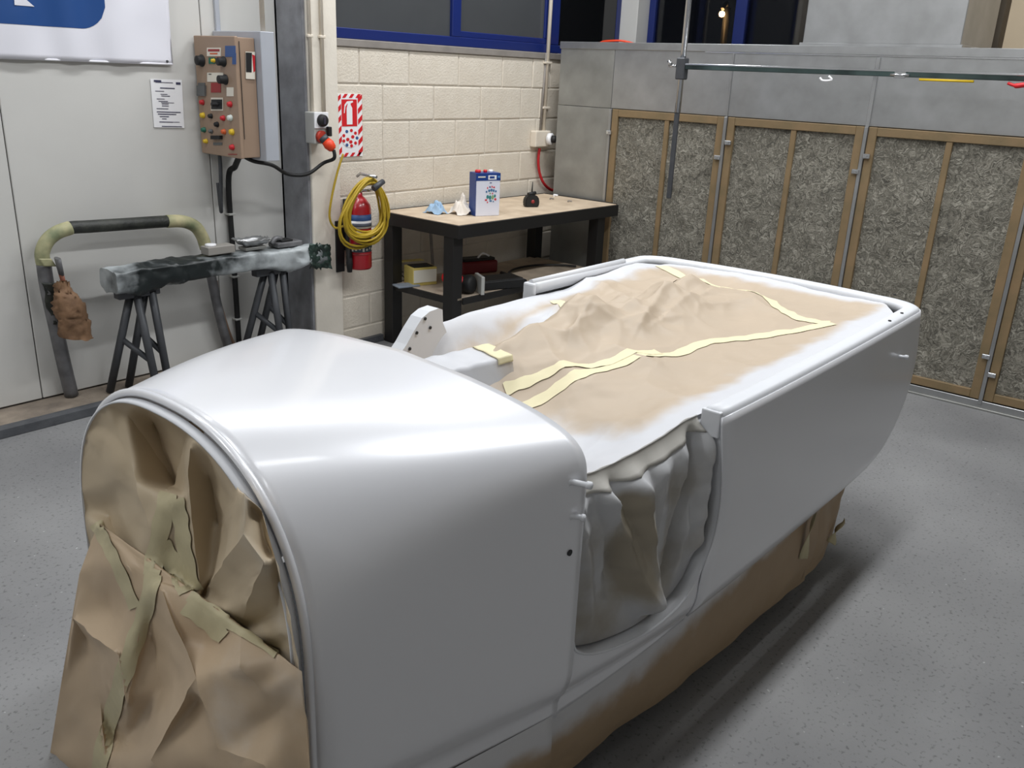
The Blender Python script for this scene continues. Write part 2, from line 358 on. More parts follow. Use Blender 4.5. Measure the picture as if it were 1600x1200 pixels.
# ================================================================== filter cabinet (booth extract wall)
FZ0, FZ1 = .058, 1.576
PY = [3.822, 2.885, 1.942, .994, .05]
cab = thing('filter_cabinet', 'galvanised sheet cabinet holding the row of fibre filter panels', 'cabinet', (XP+.4, 1.9, 0))
MB().box((XP+.06, -1.2, 0), (XP+.85, 4.30, 1.985)).build('body', M_GALVD, cab)
ys = [4.322, 3.83, 2.888, 1.945, .99, .05, -1.2]
for i in range(6):
    MB().box((XP, ys[i]-.0015, FZ1+.004), (XP+.062, ys[i+1]+.0015, 1.986), .002, 1).build('cabinet_sheet', M_GALV if i else M_GALVD, cab)
MB().box((XP, 3.835, 0), (XP+.062, 4.322, FZ1+.001), .002, 1).build('corner_sheet', M_GALVD, cab)
MB().box((XP-.006, -1.2, 1.984), (XP+.86, 4.33, 2.034), .003, 1).build('top_cap', M_GALV, cab)
MB().box((XP-.004, -1.2, 1.978), (XP+.002, 3.1, 1.987)).build('cap_flange', M_CHROME, cab)
MB().box((XP-.012, -1.2, 0), (XP+.06, 4.32, FZ0-.006), .002, 1).build('base_rail', M_GALV, cab)
MB().box((XP-.03, -1.2, 0), (XP-.012, 3.835, .012), .002, 1).build('floor_flange', M_GALVD, cab)
for y in PY:
    MB().box((XP-.018, y-.011, .03), (XP+.05, y+.011, FZ1), .002, 1).build('post', M_GALV, cab)
MB().box((XP-.008, 1.930, FZ1), (XP, 1.955, 1.975), .002, 1).build('seam_strip', M_CHROME, cab)
MB().box((XP-.006, 2.880, FZ1), (XP, 2.892, 1.975), .002, 1).build('seam_strip', M_GALV, cab)
for (px, py) in [(952, 207), (1138, 223), (1121, 246), (1354, 244), (1337, 268), (1541, 557), (1550, 586)]:
    p = onX(px, py, XP-.015); k = MB(); k.box((XP-.03, p.y-.022, p.z-.014), (XP-.014, p.y+.022, p.z+.014), .003, 1).box((XP-.036, p.y-.008, p.z-.006), (XP-.03, p.y+.008, p.z+.006)); k.build('latch', M_CHROME, cab)
LF = ['fibre filter panel behind the hanging pole and beside the workbench', 'fibre filter panel second from the workbench, behind the car tail', 'fibre filter panel third from the workbench, right of the car tail', 'fibre filter panel cut off by the right edge of the photo']
for i in range(4):
    a, c = PY[i]-.013, PY[i+1]+.013
    t = thing('air_filter', LF[i], 'filter', (XP, (a+c)/2, FZ0), 'fibre filter panels in the cabinet')
    fwid = .052; x0, x1 = XP-.008, XP+.03
    MB().box((x0, a-fwid, FZ0), (x1, a, FZ1), .003, 1).build('stile', M_WOOD, t)
    MB().box((x0, c, FZ0), (x1, c+fwid, FZ1), .003, 1).build('stile', M_WOOD, t)
    MB().box((x0+.001, c+fwid, FZ1-fwid), (x1, a-fwid, FZ1-.001), .003, 1).build('rail', M_WOOD, t)
    MB().box((x0+.001, c+fwid, FZ0+.001), (x1, a-fwid, FZ0+fwid), .003, 1).build('rail', M_WOOD, t)
    m = (a+c)/2-.01
    MB().box((x0+.004, m-.018, FZ0+fwid), (x1, m+.018, FZ1-fwid), .003, 1).build('centre_strip', M_WOOD, t)
    b = MB(); b.grid(lambda u, v: Vector((XP+.012+.010*nz((u*3+i*7, v*5, 1.3), 2.3)+.006*nz((u*3+i*7, v*5, 4.3), 8), lerp(a-fwid+.004, c+fwid-.004, u), lerp(FZ0+fwid-.004, FZ1-fwid+.004, v))), 44, 70)
    b.build('fibre_mat', M_MEDIA, t)
# duct on top
t = thing('duct_box', 'galvanised duct standing on top of the filter cabinet', 'duct', (6.05, 1.98, 2.034))
MB().box((XP+.06, 1.52, 2.05), (XP+.75, 2.455, CEIL-.002), .004, 1).build('duct', M_GALV, t)
MB().box((XP+.045, 1.505, 2.034), (XP+.765, 2.47, 2.052), .003, 1).build('flange', M_GALV, t)
# orange cable lying on the cabinet
p = [onX(px, py, XP+.4) for px, py in ((905, 66), (925, 60), (945, 63))]
setp(MB().tube(smooth_path([(XP+.4, 4.25, 2.042), (XP+.38, 4.19, 2.055), (XP+.40, 4.05, 2.062), (XP+.45, 3.95, 2.042)], 6), .008).build('cable', M_ORANGE), 'short orange cable lying on top of the filter cabinet', 'cable')

# ================================================================== hanging pole with bar
BX = 5.2
t = thing('hanging_rail', 'bright steel pole hanging before the filters with a long horizontal bar', 'rail', (BX, 2.99, 1.056))
MB().rod((BX, 3.0, 1.60), (BX, 3.0, CEIL), .018).build('pole', M_CHROME, t)
MB().box((BX-.012, 2.985, 1.056), (BX+.004, 3.017, 1.66), .002, 1).build('flat_bar', M_DGREY, t)
MB().box((BX-.03, 2.97, 1.80), (BX+.03, 3.03, 1.93), .006, 1).build('clamp', M_DGREY, t)
MB().rod((BX-.02, 3.03, 1.88), (BX-.02, 3.085, 1.88), .008).rod((BX-.02, 3.07, 1.885), (BX-.02, 3.09, 1.91), .012).build('clamp_screw', M_CHROME, t)
MB().box((BX-.02, -1.0, 1.862), (BX+.02, 2.97, 1.893), .003, 1).build('cross_bar', mat('bar_dark_green', srgb(96, 116, 114), .3, .6, col2=srgb(20, 24, 24), scale=2.2), t)
MB().box((BX-.022, -1.0, 1.888), (BX+.022, 2.97, 1.897), .001, 1).build('top_strip', M_CHROME, t)
MB().box((BX-.03, 1.62, 1.855), (BX-.02, 1.68, 1.89), .003, 1).rod((BX-.03, 1.60, 1.872), (BX-.03, 1.70, 1.872), .007).build('bracket', M_CHROME, t)
setp(MB().tube([(BX-.012, 1.55, 1.853), (BX-.012, 1.28, 1.853)], .007).build('yellow_tube', flat('yellow_plastic', 226, 190, 40)), 'thin yellow tube tied under the hanging bar', 'tube')
b = MB(); b.tube(smooth_path([(BX-.01, 1.12, 1.851), (BX-.015, 1.08, 1.84), (BX-.01, 1.04, 1.846), (BX, 1.0, 1.84)], 5), [.008]*5+[.013]*11); setp(b.build('red_clip', M_SRED), 'small red clip hanging under the right end of the bar', 'clip')
b = MB(); q = onX(1295, 119, BX-.025); b.tube(smooth_path([q, q+Vector((0, -.02, -.02)), q+Vector((0, .03, -.025)), q+Vector((0, .05, -.01))], 4), .006); setp(b.build('tape_scrap', M_WHITE), 'torn white tape scrap hanging from the bar', 'tape')

# ================================================================== car body
YC, ZR, ZB = 1.535, 1.01, .405
XF, XS, XD, XT = .815, 1.43, 1.95, 3.60
car = thing('car_body', 'freshly sprayed silver white vintage car body shell on low trolley', 'car', (2.2, YC, ZB))
def tuck(z): k = min(1, max(0, (.49-z)/.10)); return .035*k*k
def zbot(X): return spw([.8, 1.18, 1.43, 1.7, 2.1, 2.4], [.315, .328, .338, .362, .392, .405], X)
def aw(s): return lerp(.415, .573, s**.92)          # half width of scuttle
def arch(s, t, gx=0, sc=1., dz=0):
    # t 0..1 from near bottom over the crown to far bottom
    a = aw(s)*sc; n = lerp(2.35, 6.5, s**1.3); zc = lerp(.745, .915, s); h = lerp(.415, .163, s)*sc; cr = .055*s
    zb0 = zbot(lerp(XF, XS, s)); L0 = zc-zb0; arc = (a+h)*.86; tot = L0+arc; d = (t if t <= .5 else 1-t)*2*tot
    if d < L0: y, z = -a, zb0+d
    else:
        ph = (d-L0)/arc*math.pi/2
        y = -a*abs(math.cos(ph))**(2/n); z = zc+h*abs(math.sin(ph))**(2/n)
    z += cr*(1-abs(y/a)**1.7) if z > zc else 0
    if t > .5: y = -y
    y -= math.copysign(tuck(z), y)
    return Vector((lerp(XF, XS, s)+gx, YC+y, z+dz))
def remap(t, s):  # denser samples in the corner
    return t
NT = 120
b = MB(); b.grid(lambda u, v: arch(u, v), 28, NT); b.solid(-.006)
b.build('scuttle', M_BODY, car)
MB().tube([arch(0, i/90, -.004) for i in range(91)], .009, 8).build('scuttle_bead', M_BODY, car)
b = MB(); b.grid(lambda u, v: arch(0, v, -.012-.02*u, 1-.022-.006*u), 2, 90); b.solid(.004); b.build('arch_flange', M_BODYIN, car)
# door side cut-out curve (near side): bottom lip
cutX = [1.43, 1.445, 1.50, 1.60, 1.72, 1.82, 1.89, 1.935, 1.965]
cutZ = [.565, .535, .502, .478, .468, .482, .512, .552, .60]
def wr(X): return spw([1.43, 1.7, 1.95, 2.5, 3.2, 3.65], [.573, .610, .629, .640, .641, .636], X)
def bulge(z): return .010*math.sin(max(0, min(1, (z-.5)/.5))*math.pi)
def xedge(z): return spw([.4, .56, .64, .74, .86, .95, 1.01], [1.94, 1.945, 1.972, 1.98, 1.965, 1.95, 1.945], z)
def xtail(z): return spw([.40, .44, .50, .58, .68, .80, .92, 1.01], [3.30, 3.43, 3.56, 3.645, 3.69, 3.705, 3.69, 3.67], z)
def sill(sign):
    b = MB()
    def f(u, v):
        X = lerp(XS, xedge(.5), u); z = lerp(zbot(X), spw(cutX, cutZ, X) if sign < 0 else spw([1.43, 1.7, 1.85, 2.72], [.86, .84, .83, .80], X), v)
        return Vector((X, YC+sign*(wr(X)-tuck(z)+bulge(z)*.4), z))
    if sign > 0:
        def f(u, v):
            X = lerp(XS, 2.72, u); z = lerp(zbot(X), spw([1.43, 1.7, 1.85, 2.2, 2.72], [.84, .82, .82, .86, .88], X), v)
            return Vector((X, YC+(wr(X)-tuck(z)), z))
    b.grid(f, 40, 14); b.solid(-.006); return b
sill(-1).build('sill', M_BODY, car); sill(1).build('body_side', M_BODY, car)
def tailpath(z, off=0., x0=None, x1=2.70):
    """plan outline of the rear body at height z, inset by off"""
    tk = tuck(z); xt = xtail(z)-off; r = .15-off*.6
    xe = (xedge(z)-.008 if x0 is None else x0); W = lambda X: wr(min(X, 3.65))-tk+bulge(z)-off
    pts = []; n1 = 26
    for i in range(n1): X = lerp(xe, xt-r, i/(n1-1)); pts.append((X, -W(X)))
    wc = W(xt-r)
    for i in range(1, 13):
        a = i/12*math.pi/2; pts.append((xt-.035-(r-.035)*(1-math.sin(a)), -(wc-r*1.15)-r*1.15*math.cos(a)))
    yy = wc-r*1.15
    for i in range(1, 18): y = lerp(-yy, yy, i/18); pts.append((xt-.035*(y/yy)**2, y))
    for i in range(0, 12):
        a = (1-i/12)*math.pi/2; pts.append((xt-.035-(r-.035)*(1-math.sin(a)), (wc-r*1.15)+r*1.15*math.cos(a)))
    for i in range(n1+1): X = lerp(xt-r, x1, i/n1); pts.append((X, W(X)))
    return [Vector((x, YC+y, z)) for x, y in pts]
NZR = 26
rowsz = [lerp(ZB, ZR-.012, i/NZR) for i in range(NZR+1)]
paths = [tailpath(z) for z in rowsz]; NP = len(paths[0])
b = MB(); b.grid(lambda u, v: paths[round(v*NZR)][round(u*(NP-1))], NP-1, NZR); b.solid(-.006); b.build('tail_panel', M_BODY, car)
# rolled top rail
prof = [(0, -.022), (-.001, -.012), (.002, -.003), (.010, .002), (.030, .003), (.048, .001), (.056, -.004), (.058, -.014), (.058, -.04)]
rp = [[p+Vector((0, 0, dz)) for p in tailpath(ZR, off, 1.945, 2.70)] for off, dz in prof]
b = MB(); b.grid(lambda u, v: rp[round(v*8)][round(u*(NP-1))], NP-1, 8); b.solid(.004); b.build('top_rail', M_BODYIN, car)
# underside tray so that nothing is open from below
b = MB(); b.box((XF+.03, YC-.38, ZB), (3.15, YC+.38, ZB+.02)); b.build('floor_pan', M_DGREY, car)
# inner flange along the door cut-out
ec = [(x, z) for x, z in zip(cutX, cutZ)][:-1]+[(xedge(z), z) for z in (.60, .66, .72, .80, .88, .95, 1.0)]
ecp = smooth_path([(x, 0, z) for x, z in ec], 4)
b = MB(); n = len(ecp)-1
def fl(u, v):
    p = ecp[round(u*n)]; y = YC-(wr(p.x)-tuck(p.z)+bulge(p.z)*lerp(.4, 1, sstep(.5, .6, p.z)))
    return Vector((p.x+(.012*v if p.z > .6 else 0), y+.052*v, p.z-(.006*v if p.z < .6 else 0)))
b.grid(fl, n, 2); b.solid(.004); b.build('door_flange', M_BODYIN, car)
b = MB(); b.tube([Vector((p.x, YC-(wr(p.x)-tuck(p.z))-.001, p.z)) for p in ecp[:24]], .004, 6); b.build('door_lip', M_BODYIN, car)
# scuttle rear edge bead near side
# end caps of the rails
MB().box((1.936, YC-wr(1.945)+.001, .94), (1.952, YC-wr(1.945)+.056, ZR+.001), .004).build('rail_end', M_BODYIN, car)
MB().box((2.685, YC+wr(2.7)-.058, .93), (2.705, YC+wr(2.7), ZR+.001), .008).build('rail_end', M_BODYIN, car)
b = MB(); b.tube([(2.70, YC+wr(2.7)-.03, ZR+.0), (3.35, YC+.60, ZR+.004)], .014, 8); b.build('rail_roll', M_BODYIN, car)
# far pillar with S curve
sp = [(588, 570), (604, 553), (618, 533), (630, 511), (642, 492), (654, 482), (668, 477), (674, 479), (675, 500), (700, 560), (650, 600)]
pts = [onY(px, py, 2.135) for px, py in sp]
b = MB(); b.prism(pts, (0, -.055, 0)); b.build('door_pillar', M_BODYIN, car)
# studs and holes
def stud(px, py, Y, ln, nm='stud', dx=.35):
    p = onY(px, py, Y); d = Vector((dx, -1, .0)).normalized()
    b = MB(); b.lathe([(.012, -.01), (.012, .004), (.007, .008), (.006, ln*.75), (.0085, ln*.8), (.0085, ln), (.004, ln+.003)], p, d, 12); return b.build(nm, M_BODYIN, car)
stud(889, 752, .975, .05); stud(891, 805, .972, .032); stud(1396, 556, .897, .05, dx=.5)
p = onY(889, 863, .966); b = MB(); b.lathe([(.0075, -.002), (.0075, .004)], p, (0, -1, 0), 14); b.build('drill_hole', M_BLK2, car)
for px, py in [(1390, 502), (1409, 490), (1398, 461)]:
    p = onZ(px, py, ZR+.002); MB().lathe([(.006, 0), (.006, .004)], p, (0, 0, 1), 10).build('drill_hole', M_BLK2, car)
# trolley beneath
t = thing('body_trolley', 'low steel trolley hidden behind the paper skirt under the car body', 'trolley', (2.2, YC, 0))
for y in (YC-.3, YC+.3): MB().box((1.0, y-.03, .30), (3.1, y+.03, ZB-.002)).build('side_beam', M_DGREY, t)
for x in (1.1, 2.95):
    MB().box((x-.03, YC-.27, .30), (x+.03, YC+.27, .36)).build('cross_beam', M_DGREY, t)
    for y in (YC-.3, YC+.3):
        MB().box((x-.02, y-.02, .09), (x+.02, y+.02, .30)).build('leg', M_DGREY, t)
        MB().lathe([(.03, -.018), (.05, -.014), (.05, .014), (.03, .018)], (x, y, .05), (0, 1, 0), 16).build('castor', M_BLK2, t)

# ================================================================== masking paper
def seg_d(p, a, c):
    ab = c-a; t = max(0, min(1, (p-a).dot(ab)/ab.length_squared)); q = a+ab*t
    side = ab.x*(p-a).y-ab.y*(p-a).x
    return (p-q).length, side, t
ZP = .985
def g2(px, py, z=ZP): p = onZ(px, py, z); return Vector((p.x, p.y))
FOLDS = []  # a, b, height, width on +side, width on -side
def fold(pa, pb, h, wl, wr_): FOLDS.append((g2(*pa), g2(*pb), h, wl, wr_))
fold((770, 562), (900, 508), .065, .16, .09); fold((900, 508), (1075, 462), .075, .13, .12); fold((1075, 462), (1150, 468), .02, .12, .12); fold((890, 540), (940, 500), .03, .04, .05); fold((1000, 520), (1035, 482), .035, .05, .04)
fold((930, 520), (1050, 480), .03, .05, .07); fold((1045, 500), (1100, 470), .025, .04, .08); fold((850, 545), (880, 575), .02, .05, .06)
fold((960, 545), (1010, 565), .02, .05, .05); fold((1150, 455), (1300, 500), .010, .10, .12); fold((1000, 420), (1100, 445), .014, .12, .10)
fold((1160, 430), (1240, 440), .016, .06, .08); fold((870, 470), (950, 440), .02, .06, .08); fold((900, 430), (990, 460), .018, .06, .06)
fold((900, 590), (1040, 555), .012, .08, .08); fold((960, 640), (1150, 560), .010, .06, .08); fold((1180, 470), (1380, 480), .012, .05, .1)
def crump(x, y, sc, sd):
    d = noise.voronoi(Vector((x*sc+sd, y*sc, sd)))[0]; return d[1]-d[0]
def cz(X, Y):
    p = Vector((X, Y)); dy = abs(Y-YC); Wd = wr(min(X, 3.6))
    edge = min(Wd-dy, max(0, 3.66-X), .5)
    z = ZR-.020-.035*sstep(.05, .25, edge)
    if Y > YC: z -= .03*sstep(.50, .40, YC+.6-Y)*(1-sstep(2.9, 3.3, X))
    hump = 0
    for a, c, h, wl, w2 in FOLDS:
        d, s, t = seg_d(p, a, c); wd = wl if s > 0 else w2
        e = math.exp(-(d/wd)**1.15); z += h*e; hump += h*e
    e = Vector(((X-2.08)/.40, (Y-1.92)/.15)); z -= .13*math.exp(-(e.length**4))      # sunken foot-well
    e = Vector(((X-1.58)/.34, (Y-1.50)/.55)); z -= .075*math.exp(-(e.length**4))
    z -= .17*sstep(2.16, 1.98, X)*sstep(1.74, 1.95, Y)
    z += .005*nz((X, Y, 0), 5)+.003*nz((X, Y, 3), 12)
    k = sstep(.04, .2, edge)
    z += k*(.014+.60*min(.08, hump))*(.45-crump(X+.05*nz((X, Y, 1), 4), Y*1.3, 3.6, 2.2))
    z += k*(.005+.08*min(.08, hump))*(.4-crump(X, Y*1.2, 8.5, 5.1))
    return z
def yfar(X): return 2.10 if X < 2.2 else YC+wr(min(X, 3.6))-.058
def xmaxY(Y):
    q = abs(Y-YC)/.575; return 3.62-.035*q*q-(.15 if q > 1 else .15*(max(0, q-.72)/.28)**2.6)
def cock(u, v):
    Y = lerp(YC-.578, YC+.578, v); x0 = XS+.02; X = lerp(x0, xmaxY(Y), u)
    ky = min(1, (wr(X)-.05)/.59) if Y < YC else 1
    Y = YC+(Y-YC)*ky; return X, Y
def spray(u, v):
    X, Y = cock(u, v); e = min(YC+.6-Y if Y > YC else Y-(YC-.6), 3.65-X)
    s = 1-sstep(.01, .26, e)
    fx = 1-sstep(.24, .56, X-XS); s = max(s, fx*.95*(1-.75*sstep(1.68, 1.84, Y)))
    if Y > YC: s = max(s, (1-sstep(.03, .17, YC+.6-Y))*.9) if X < 2.9 else s
    q = g2(1180, 590); d = Vector((X-q.x, Y-q.y)); s = max(s, .95*math.exp(-((d.x+d.y*.2)/.22)**2-((d.y)/.05)**2))
    q = g2(840, 480); d = Vector((X-q.x, Y-q.y)); s = max(s, .9*math.exp(-(d.x/.25)**2-(d.y/.08)**2))
    return s*1.12
b = MB(); b.grid(lambda u, v: Vector((*cock(u, v), cz(*cock(u, v)))), 300, 190, val=spray)
pc = b.build('cockpit_masking_paper', M_PAPER); setp(pc, 'creased tan masking paper stretched over the cockpit, white at its edges', 'masking paper')
def drape_tape(pts, wd, parent, zf, m=M_TAPE, nm='tape_strip', lift=.0025, k=10):
    P = [g2(*p) for p in pts]; P = [Vector((p.x, p.y, 0)) for p in P]; P = smooth_path(P, k); b = MB(); n = len(P)-1
    def f(u, v):
        i = round(u*n); t = (P[min(i+1, n)]-P[max(i-1, 0)]).normalized(); nn = Vector((-t.y, t.x, 0))
        q = P[i]+nn*(v-.5)*wd*(1+.12*math.sin(i*1.7)); return Vector((q.x, q.y, zf(q.x, q.y)+lift))
    b.grid(f, n, 5); return b.build(nm, m, parent)
drape_tape([(775, 597), (860, 590), (940, 573), (1040, 550), (1110, 527), (1200, 514), (1300, 502)], .045, pc, cz)
drape_tape([(790, 580), (870, 573), (950, 562), (1030, 545)], .04, pc, cz, M_TAPE, lift=.0035)
drape_tape([(1030, 416), (1100, 438), (1160, 452), (1200, 470), (1240, 490), (1295, 502)], .05, pc, cz)
drape_tape([(975, 476), (1015, 466), (1075, 456), (1135, 449)], .022, pc, cz, lift=.0035)
drape_tape([(868, 462), (908, 486)], .045, pc, cz)
drape_tape([(790, 512), (822, 492)], .022, pc, cz)
# taped cover over the steering box just behind the scuttle
for px, py in ((664, 498), (651, 520), (640, 545), (672, 512)):
    p = onY(px, py, 2.079); MB().lathe([(.006, 0), (.006, .003)], p, (0, -1, 0), 8).build('drill_hole', M_BLK2, car)
t = thing('steering_cover', 'taped paper cover of the steering column behind the scuttle', 'masking paper', (1.75, YC+.05, .90))
T4 = [onZ(636, 566, .985), onZ(680, 586, .985), onZ(800, 556, 1.01), onZ(762, 538, 1.01)]
dn_ = Vector((0, 0, -.085))
def stc(u, v):
    # v: 0 far bottom, 1/3 far top, 2/3 near top, 1 near bottom
    fa, ne = T4[0].lerp(T4[3], u), T4[1].lerp(T4[2], u)
    if v < 1/3: p = fa+dn_*(1-3*v)+(fa-ne).normalized()*.02*(1-3*v)
    elif v < 2/3: p = fa.lerp(ne, 3*v-1)
    else: p = ne+dn_*(3*v-2)+(ne-fa).normalized()*.025*(3*v-2)
    return p+Vector((0, 0, .004*nz((u*4, v*4, 5), 2)))
b = MB(); b.grid(stc, 24, 24, val=lambda u, v: 1-.35*sstep(.6, 1, u)); b.solid(.003); b.build('cover_sheet', M_PAPER, t)
b = MB(); b.grid(lambda u, v: stc(.80+.20*u, lerp(.31, .74, v))+Vector((0, -.002, .004)), 6, 24); b.solid(.001); b.build('tape_strip', M_TAPE, t)

# paper hanging in the near door opening
def tri(x, w): return max(0, 1-abs(x)/w)
def doorp(u, v):
    X = lerp(XS-.004, 1.975, u); zb = spw(cutX, cutZ, min(X, 1.96))+.004
    ky = min(1, (wr(X)-.05)/.59); ye = YC-.578*ky; zt_ = cz(X, ye)
    z = lerp(zb, zt_, v); y = YC-wr(X)+.038
    f = 0
    for c, slant, amp, wd, v0 in ((.18, .36, .042, .07, 0), (.27, .04, -.022, .05, .3), (.40, .13, .046, .09, 0), (.60, -.08, .020, .12, .1), (.86, -.16, -.055, .07, .15), (.93, .0, .03, .06, 0), (.03, .16, .022, .07, .1), (.73, .1, .018, .08, .2)):
        x = u-(c+slant*(1-v)); f += amp*tri(x, wd)*sstep(v0-.12, v0+.2, v)
    f += .006*nz((u*5, v*6, 2), 2)
    f += .006*(.45-crump(u*.55, v*.25, 6, 3.3))+.002*(.4-crump(u*.55, v*.4, 14, 8.3))
    f *= sstep(0, .22, v)*(1-sstep(.86, 1, v))
    rl = sstep(.80, 1., v); y = lerp(y-f*1.15, ye+.004, rl**2.2)
    return Vector((X, y, z+.004*rl*nz((u*14, 0, 0), 1.0)))
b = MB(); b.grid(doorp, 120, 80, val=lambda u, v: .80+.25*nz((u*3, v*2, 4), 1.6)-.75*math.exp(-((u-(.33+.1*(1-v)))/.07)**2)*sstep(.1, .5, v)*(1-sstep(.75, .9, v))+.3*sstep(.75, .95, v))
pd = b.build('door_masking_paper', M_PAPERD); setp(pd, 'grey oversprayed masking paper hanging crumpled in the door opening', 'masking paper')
b = MB(); b.grid(lambda u, v: (lambda q: Vector((q.x, q.y-.002, q.z+.0015)))(doorp(.02+.9*u, .91+.09*v+.01*nz((u*12, 0, 0), 1)*(1-v))), 60, 6); b.solid(.001); b.build('tape_strip', mat('painted_tape', srgb(192, 189, 182), .6, var=.08, scale=20), pd, 'painted-over tape along the top edge')

# kraft skirt under the near side
def skirt(u, v):
    X = lerp(.80, 2.93, u); top = Vector((X, YC-(wr(max(X, XS))-.06 if X > XS else aw((X-XF)/(XS-XF) if X > XF else 0)*.95), zbot(X)+.012))
    yb = lerp(1.065, .955, sstep(0, 1, u)); zb = .06+.01*math.sin(u*17)
    p = top.lerp(Vector((X+.02*math.sin(u*9), yb-.0, zb)), v)
    p.y -= .018*math.sin(v*math.pi)+.012*nz((u*6, v*2, 0), 1.4)*v+.006*nz((u*14, v*4, 0), 1.5)*v
    return p
b = MB(); b.grid(skirt, 90, 24, val=lambda u, v: 1.3-v*(2.1+.9*nz((u*4, 0, 1), 1.4))-.6*sstep(.6, .95, u)*sstep(0, .3, v))
sk = b.build('paper_skirt', M_KRAFT); setp(sk, 'long brown kraft paper skirt hanging under the near side of the car', 'masking paper')
def skirt2(u, v):
    # wraps round under the tail
    if u < .55: k = u/.55; X, Y = lerp(2.90, 3.32, k), lerp(.96, 1.0, k*k)
    else: k = (u-.55)/.45; a = k*math.pi/2; X, Y = 3.32+.10*math.sin(a), 1.0+.10*(1-math.cos(a))+.9*max(0, k-.5)
    ztop = ZB+.03+.02*sstep(.3, .55, u); zb = lerp(.07, .16, sstep(.25, .6, u))
    p = Vector((X, Y, lerp(ztop, zb, v))); k2 = .015*math.sin(v*2.5)+.012*nz((u*6, v*3, 8), 1.4)
    p.y -= k2; p.x -= .06*v*sstep(.3, .7, u)
    return p
b = MB(); b.grid(skirt2, 50, 20, val=lambda u, v: .95-v*3+.4*nz((u*4, 0, 1), 2))
s2 = b.build('torn_paper_skirt', M_KRAFT); setp(s2, 'torn brown paper hanging under the car tail with tape tabs', 'masking paper')
def strip(pix, Yf, wd, parent, m=M_TAPEG, off=-.006, nm='tape_strip', tw=0.):
    P = smooth_path([onY(px, py, Yf(px) if callable(Yf) else Yf) for px, py in pix], 6); b = MB(); n = len(P)-1
    def f(u, v):
        i = round(u*n); t = (P[min(i+1, n)]-P[max(i-1, 0)]).normalized(); nn = t.cross(Vector((0, 1, 0))).normalized()
        return P[i]+nn*(v-.5)*wd+Vector((0, off+tw*(v-.5)*math.sin(u*5), 0))
    b.grid(f, n, 3); b.solid(.0015); return b.build(nm, m, parent)
strip([(1275, 790), (1262, 830), (1252, 872)], .93, .032, s2, tw=.02)
strip([(1316, 812), (1305, 828), (1296, 848)], .95, .022, s2, tw=.03)

# papers on the front opening
def facet_sheet(P, cons, name, m, X0, parent=None, sprayf=None, sub=7, amp=.003):
    """P: list of (px,py,dx): pixel and distance behind (+) or before (-) the plane X0"""
    pts = [onX(px, py, X0+dx) for px, py, dx in P]
    v2 = [Vector((p[0]/100, p[1]/100)) for p in P]
    r = delaunay_2d_cdt(v2, cons, [], 0, 1e-5)
    bm = bmesh.new(); idx = r[3]
    vs = []
    for k, o in enumerate(idx):
        if o: vs.append(bm.verts.new(pts[o[0]]))
        else:
            px, py = r[0][k]*100; vs.append(bm.verts.new(onX(px, py, X0)))
    for f in r[2]:
        try: bm.faces.new([vs[i] for i in f])
        except ValueError: pass
    bmesh.ops.recalc_face_normals(bm, faces=bm.faces)
    cs = set(frozenset(c) for c in cons); vi = {v: (idx[k][0] if idx[k] else -1) for k, v in enumerate(vs)}
    for e in bm.edges:
        if frozenset((vi.get(e.verts[0]), vi.get(e.verts[1]))) in cs: e.smooth = False
    bmesh.ops.subdivide_edges(bm, edges=list(bm.edges), cuts=sub, use_grid_fill=True)
    for it in range(7): bmesh.ops.smooth_vert(bm, verts=[v for v in bm.verts if not v.is_boundary and sum(not e.smooth for e in v.link_edges) < 2], factor=.45, use_axis_x=True, use_axis_y=True, use_axis_z=True)
    lay = bm.loops.layers.color.new('spray')
    for v in bm.verts:
        if not v.is_boundary: v.co.x += amp*nz(v.co, 9)+amp*.5*nz(v.co, 23)+.010*(.4-crump(v.co.y, v.co.z, 10, 1.7))
    for f in bm.faces:
        f.smooth = True
        for l in f.loops:
            s = sprayf(l.vert.co) if sprayf else .1
            l[lay] = (s, s, s, 1)
    bmesh.ops.recalc_face_normals(bm, faces=bm.faces)
    me = bpy.data.meshes.new(name); bm.to_mesh(me); bm.free(); me.materials.append(m)
    return link(name, me, parent)
def Z(zx, zy): return (zx/1.715+60, zy/1.715+500)
ARC = [arch(0, i/40, -.03, .972) for i in range(41)]
def toPx(p):
    d = p-CAMP; c = d.dot(fw); return (800+FPX*d.dot(rt)/c, 600-FPX*d.dot(up)/c)
XA = XF-.03
rim = [toPx(p) for p in ARC]
rim = [q for q in rim if q[1] < 1085]
P = [(q[0], q[1], 0.) for q in rim]
inn = [(205, 300, .01), (235, 245, .03), (300, 258, .085), (395, 305, .06), (365, 440, .10), (340, 455, .02), (180, 515, .03), (240, 640, -.02), (310, 660, -.02), (330, 500, -.01),
       (405, 330, -.01), (400, 470, -.005), (430, 725, .0), (450, 405, .04), (540, 455, .02), (548, 470, -.05), (545, 575, -.06), (440, 735, .03), (480, 560, .065),
       (600, 520, .01), (555, 760, -.03), (635, 640, -.02), (540, 835, .03), (640, 890, .04), (470, 680, .03), (600, 650, -.05), (500, 780, -.02), (265, 430, .0), (290, 560, -.025), (370, 600, .01), (350, 690, .0), (640, 780, .01), (680, 830, -.02), (180, 330, .0)]
base = len(P)
P += [(*Z(a, c), d) for a, c, d in inn]
b0 = [(165, 560, -.02), (250, 690, -.03), (300, 700, -.03), (430, 760, -.01), (560, 860, -.0), (700, 945, -.01)]
base2 = len(P); P += [(*Z(a, c), d) for a, c, d in b0]
I = lambda k: base+k
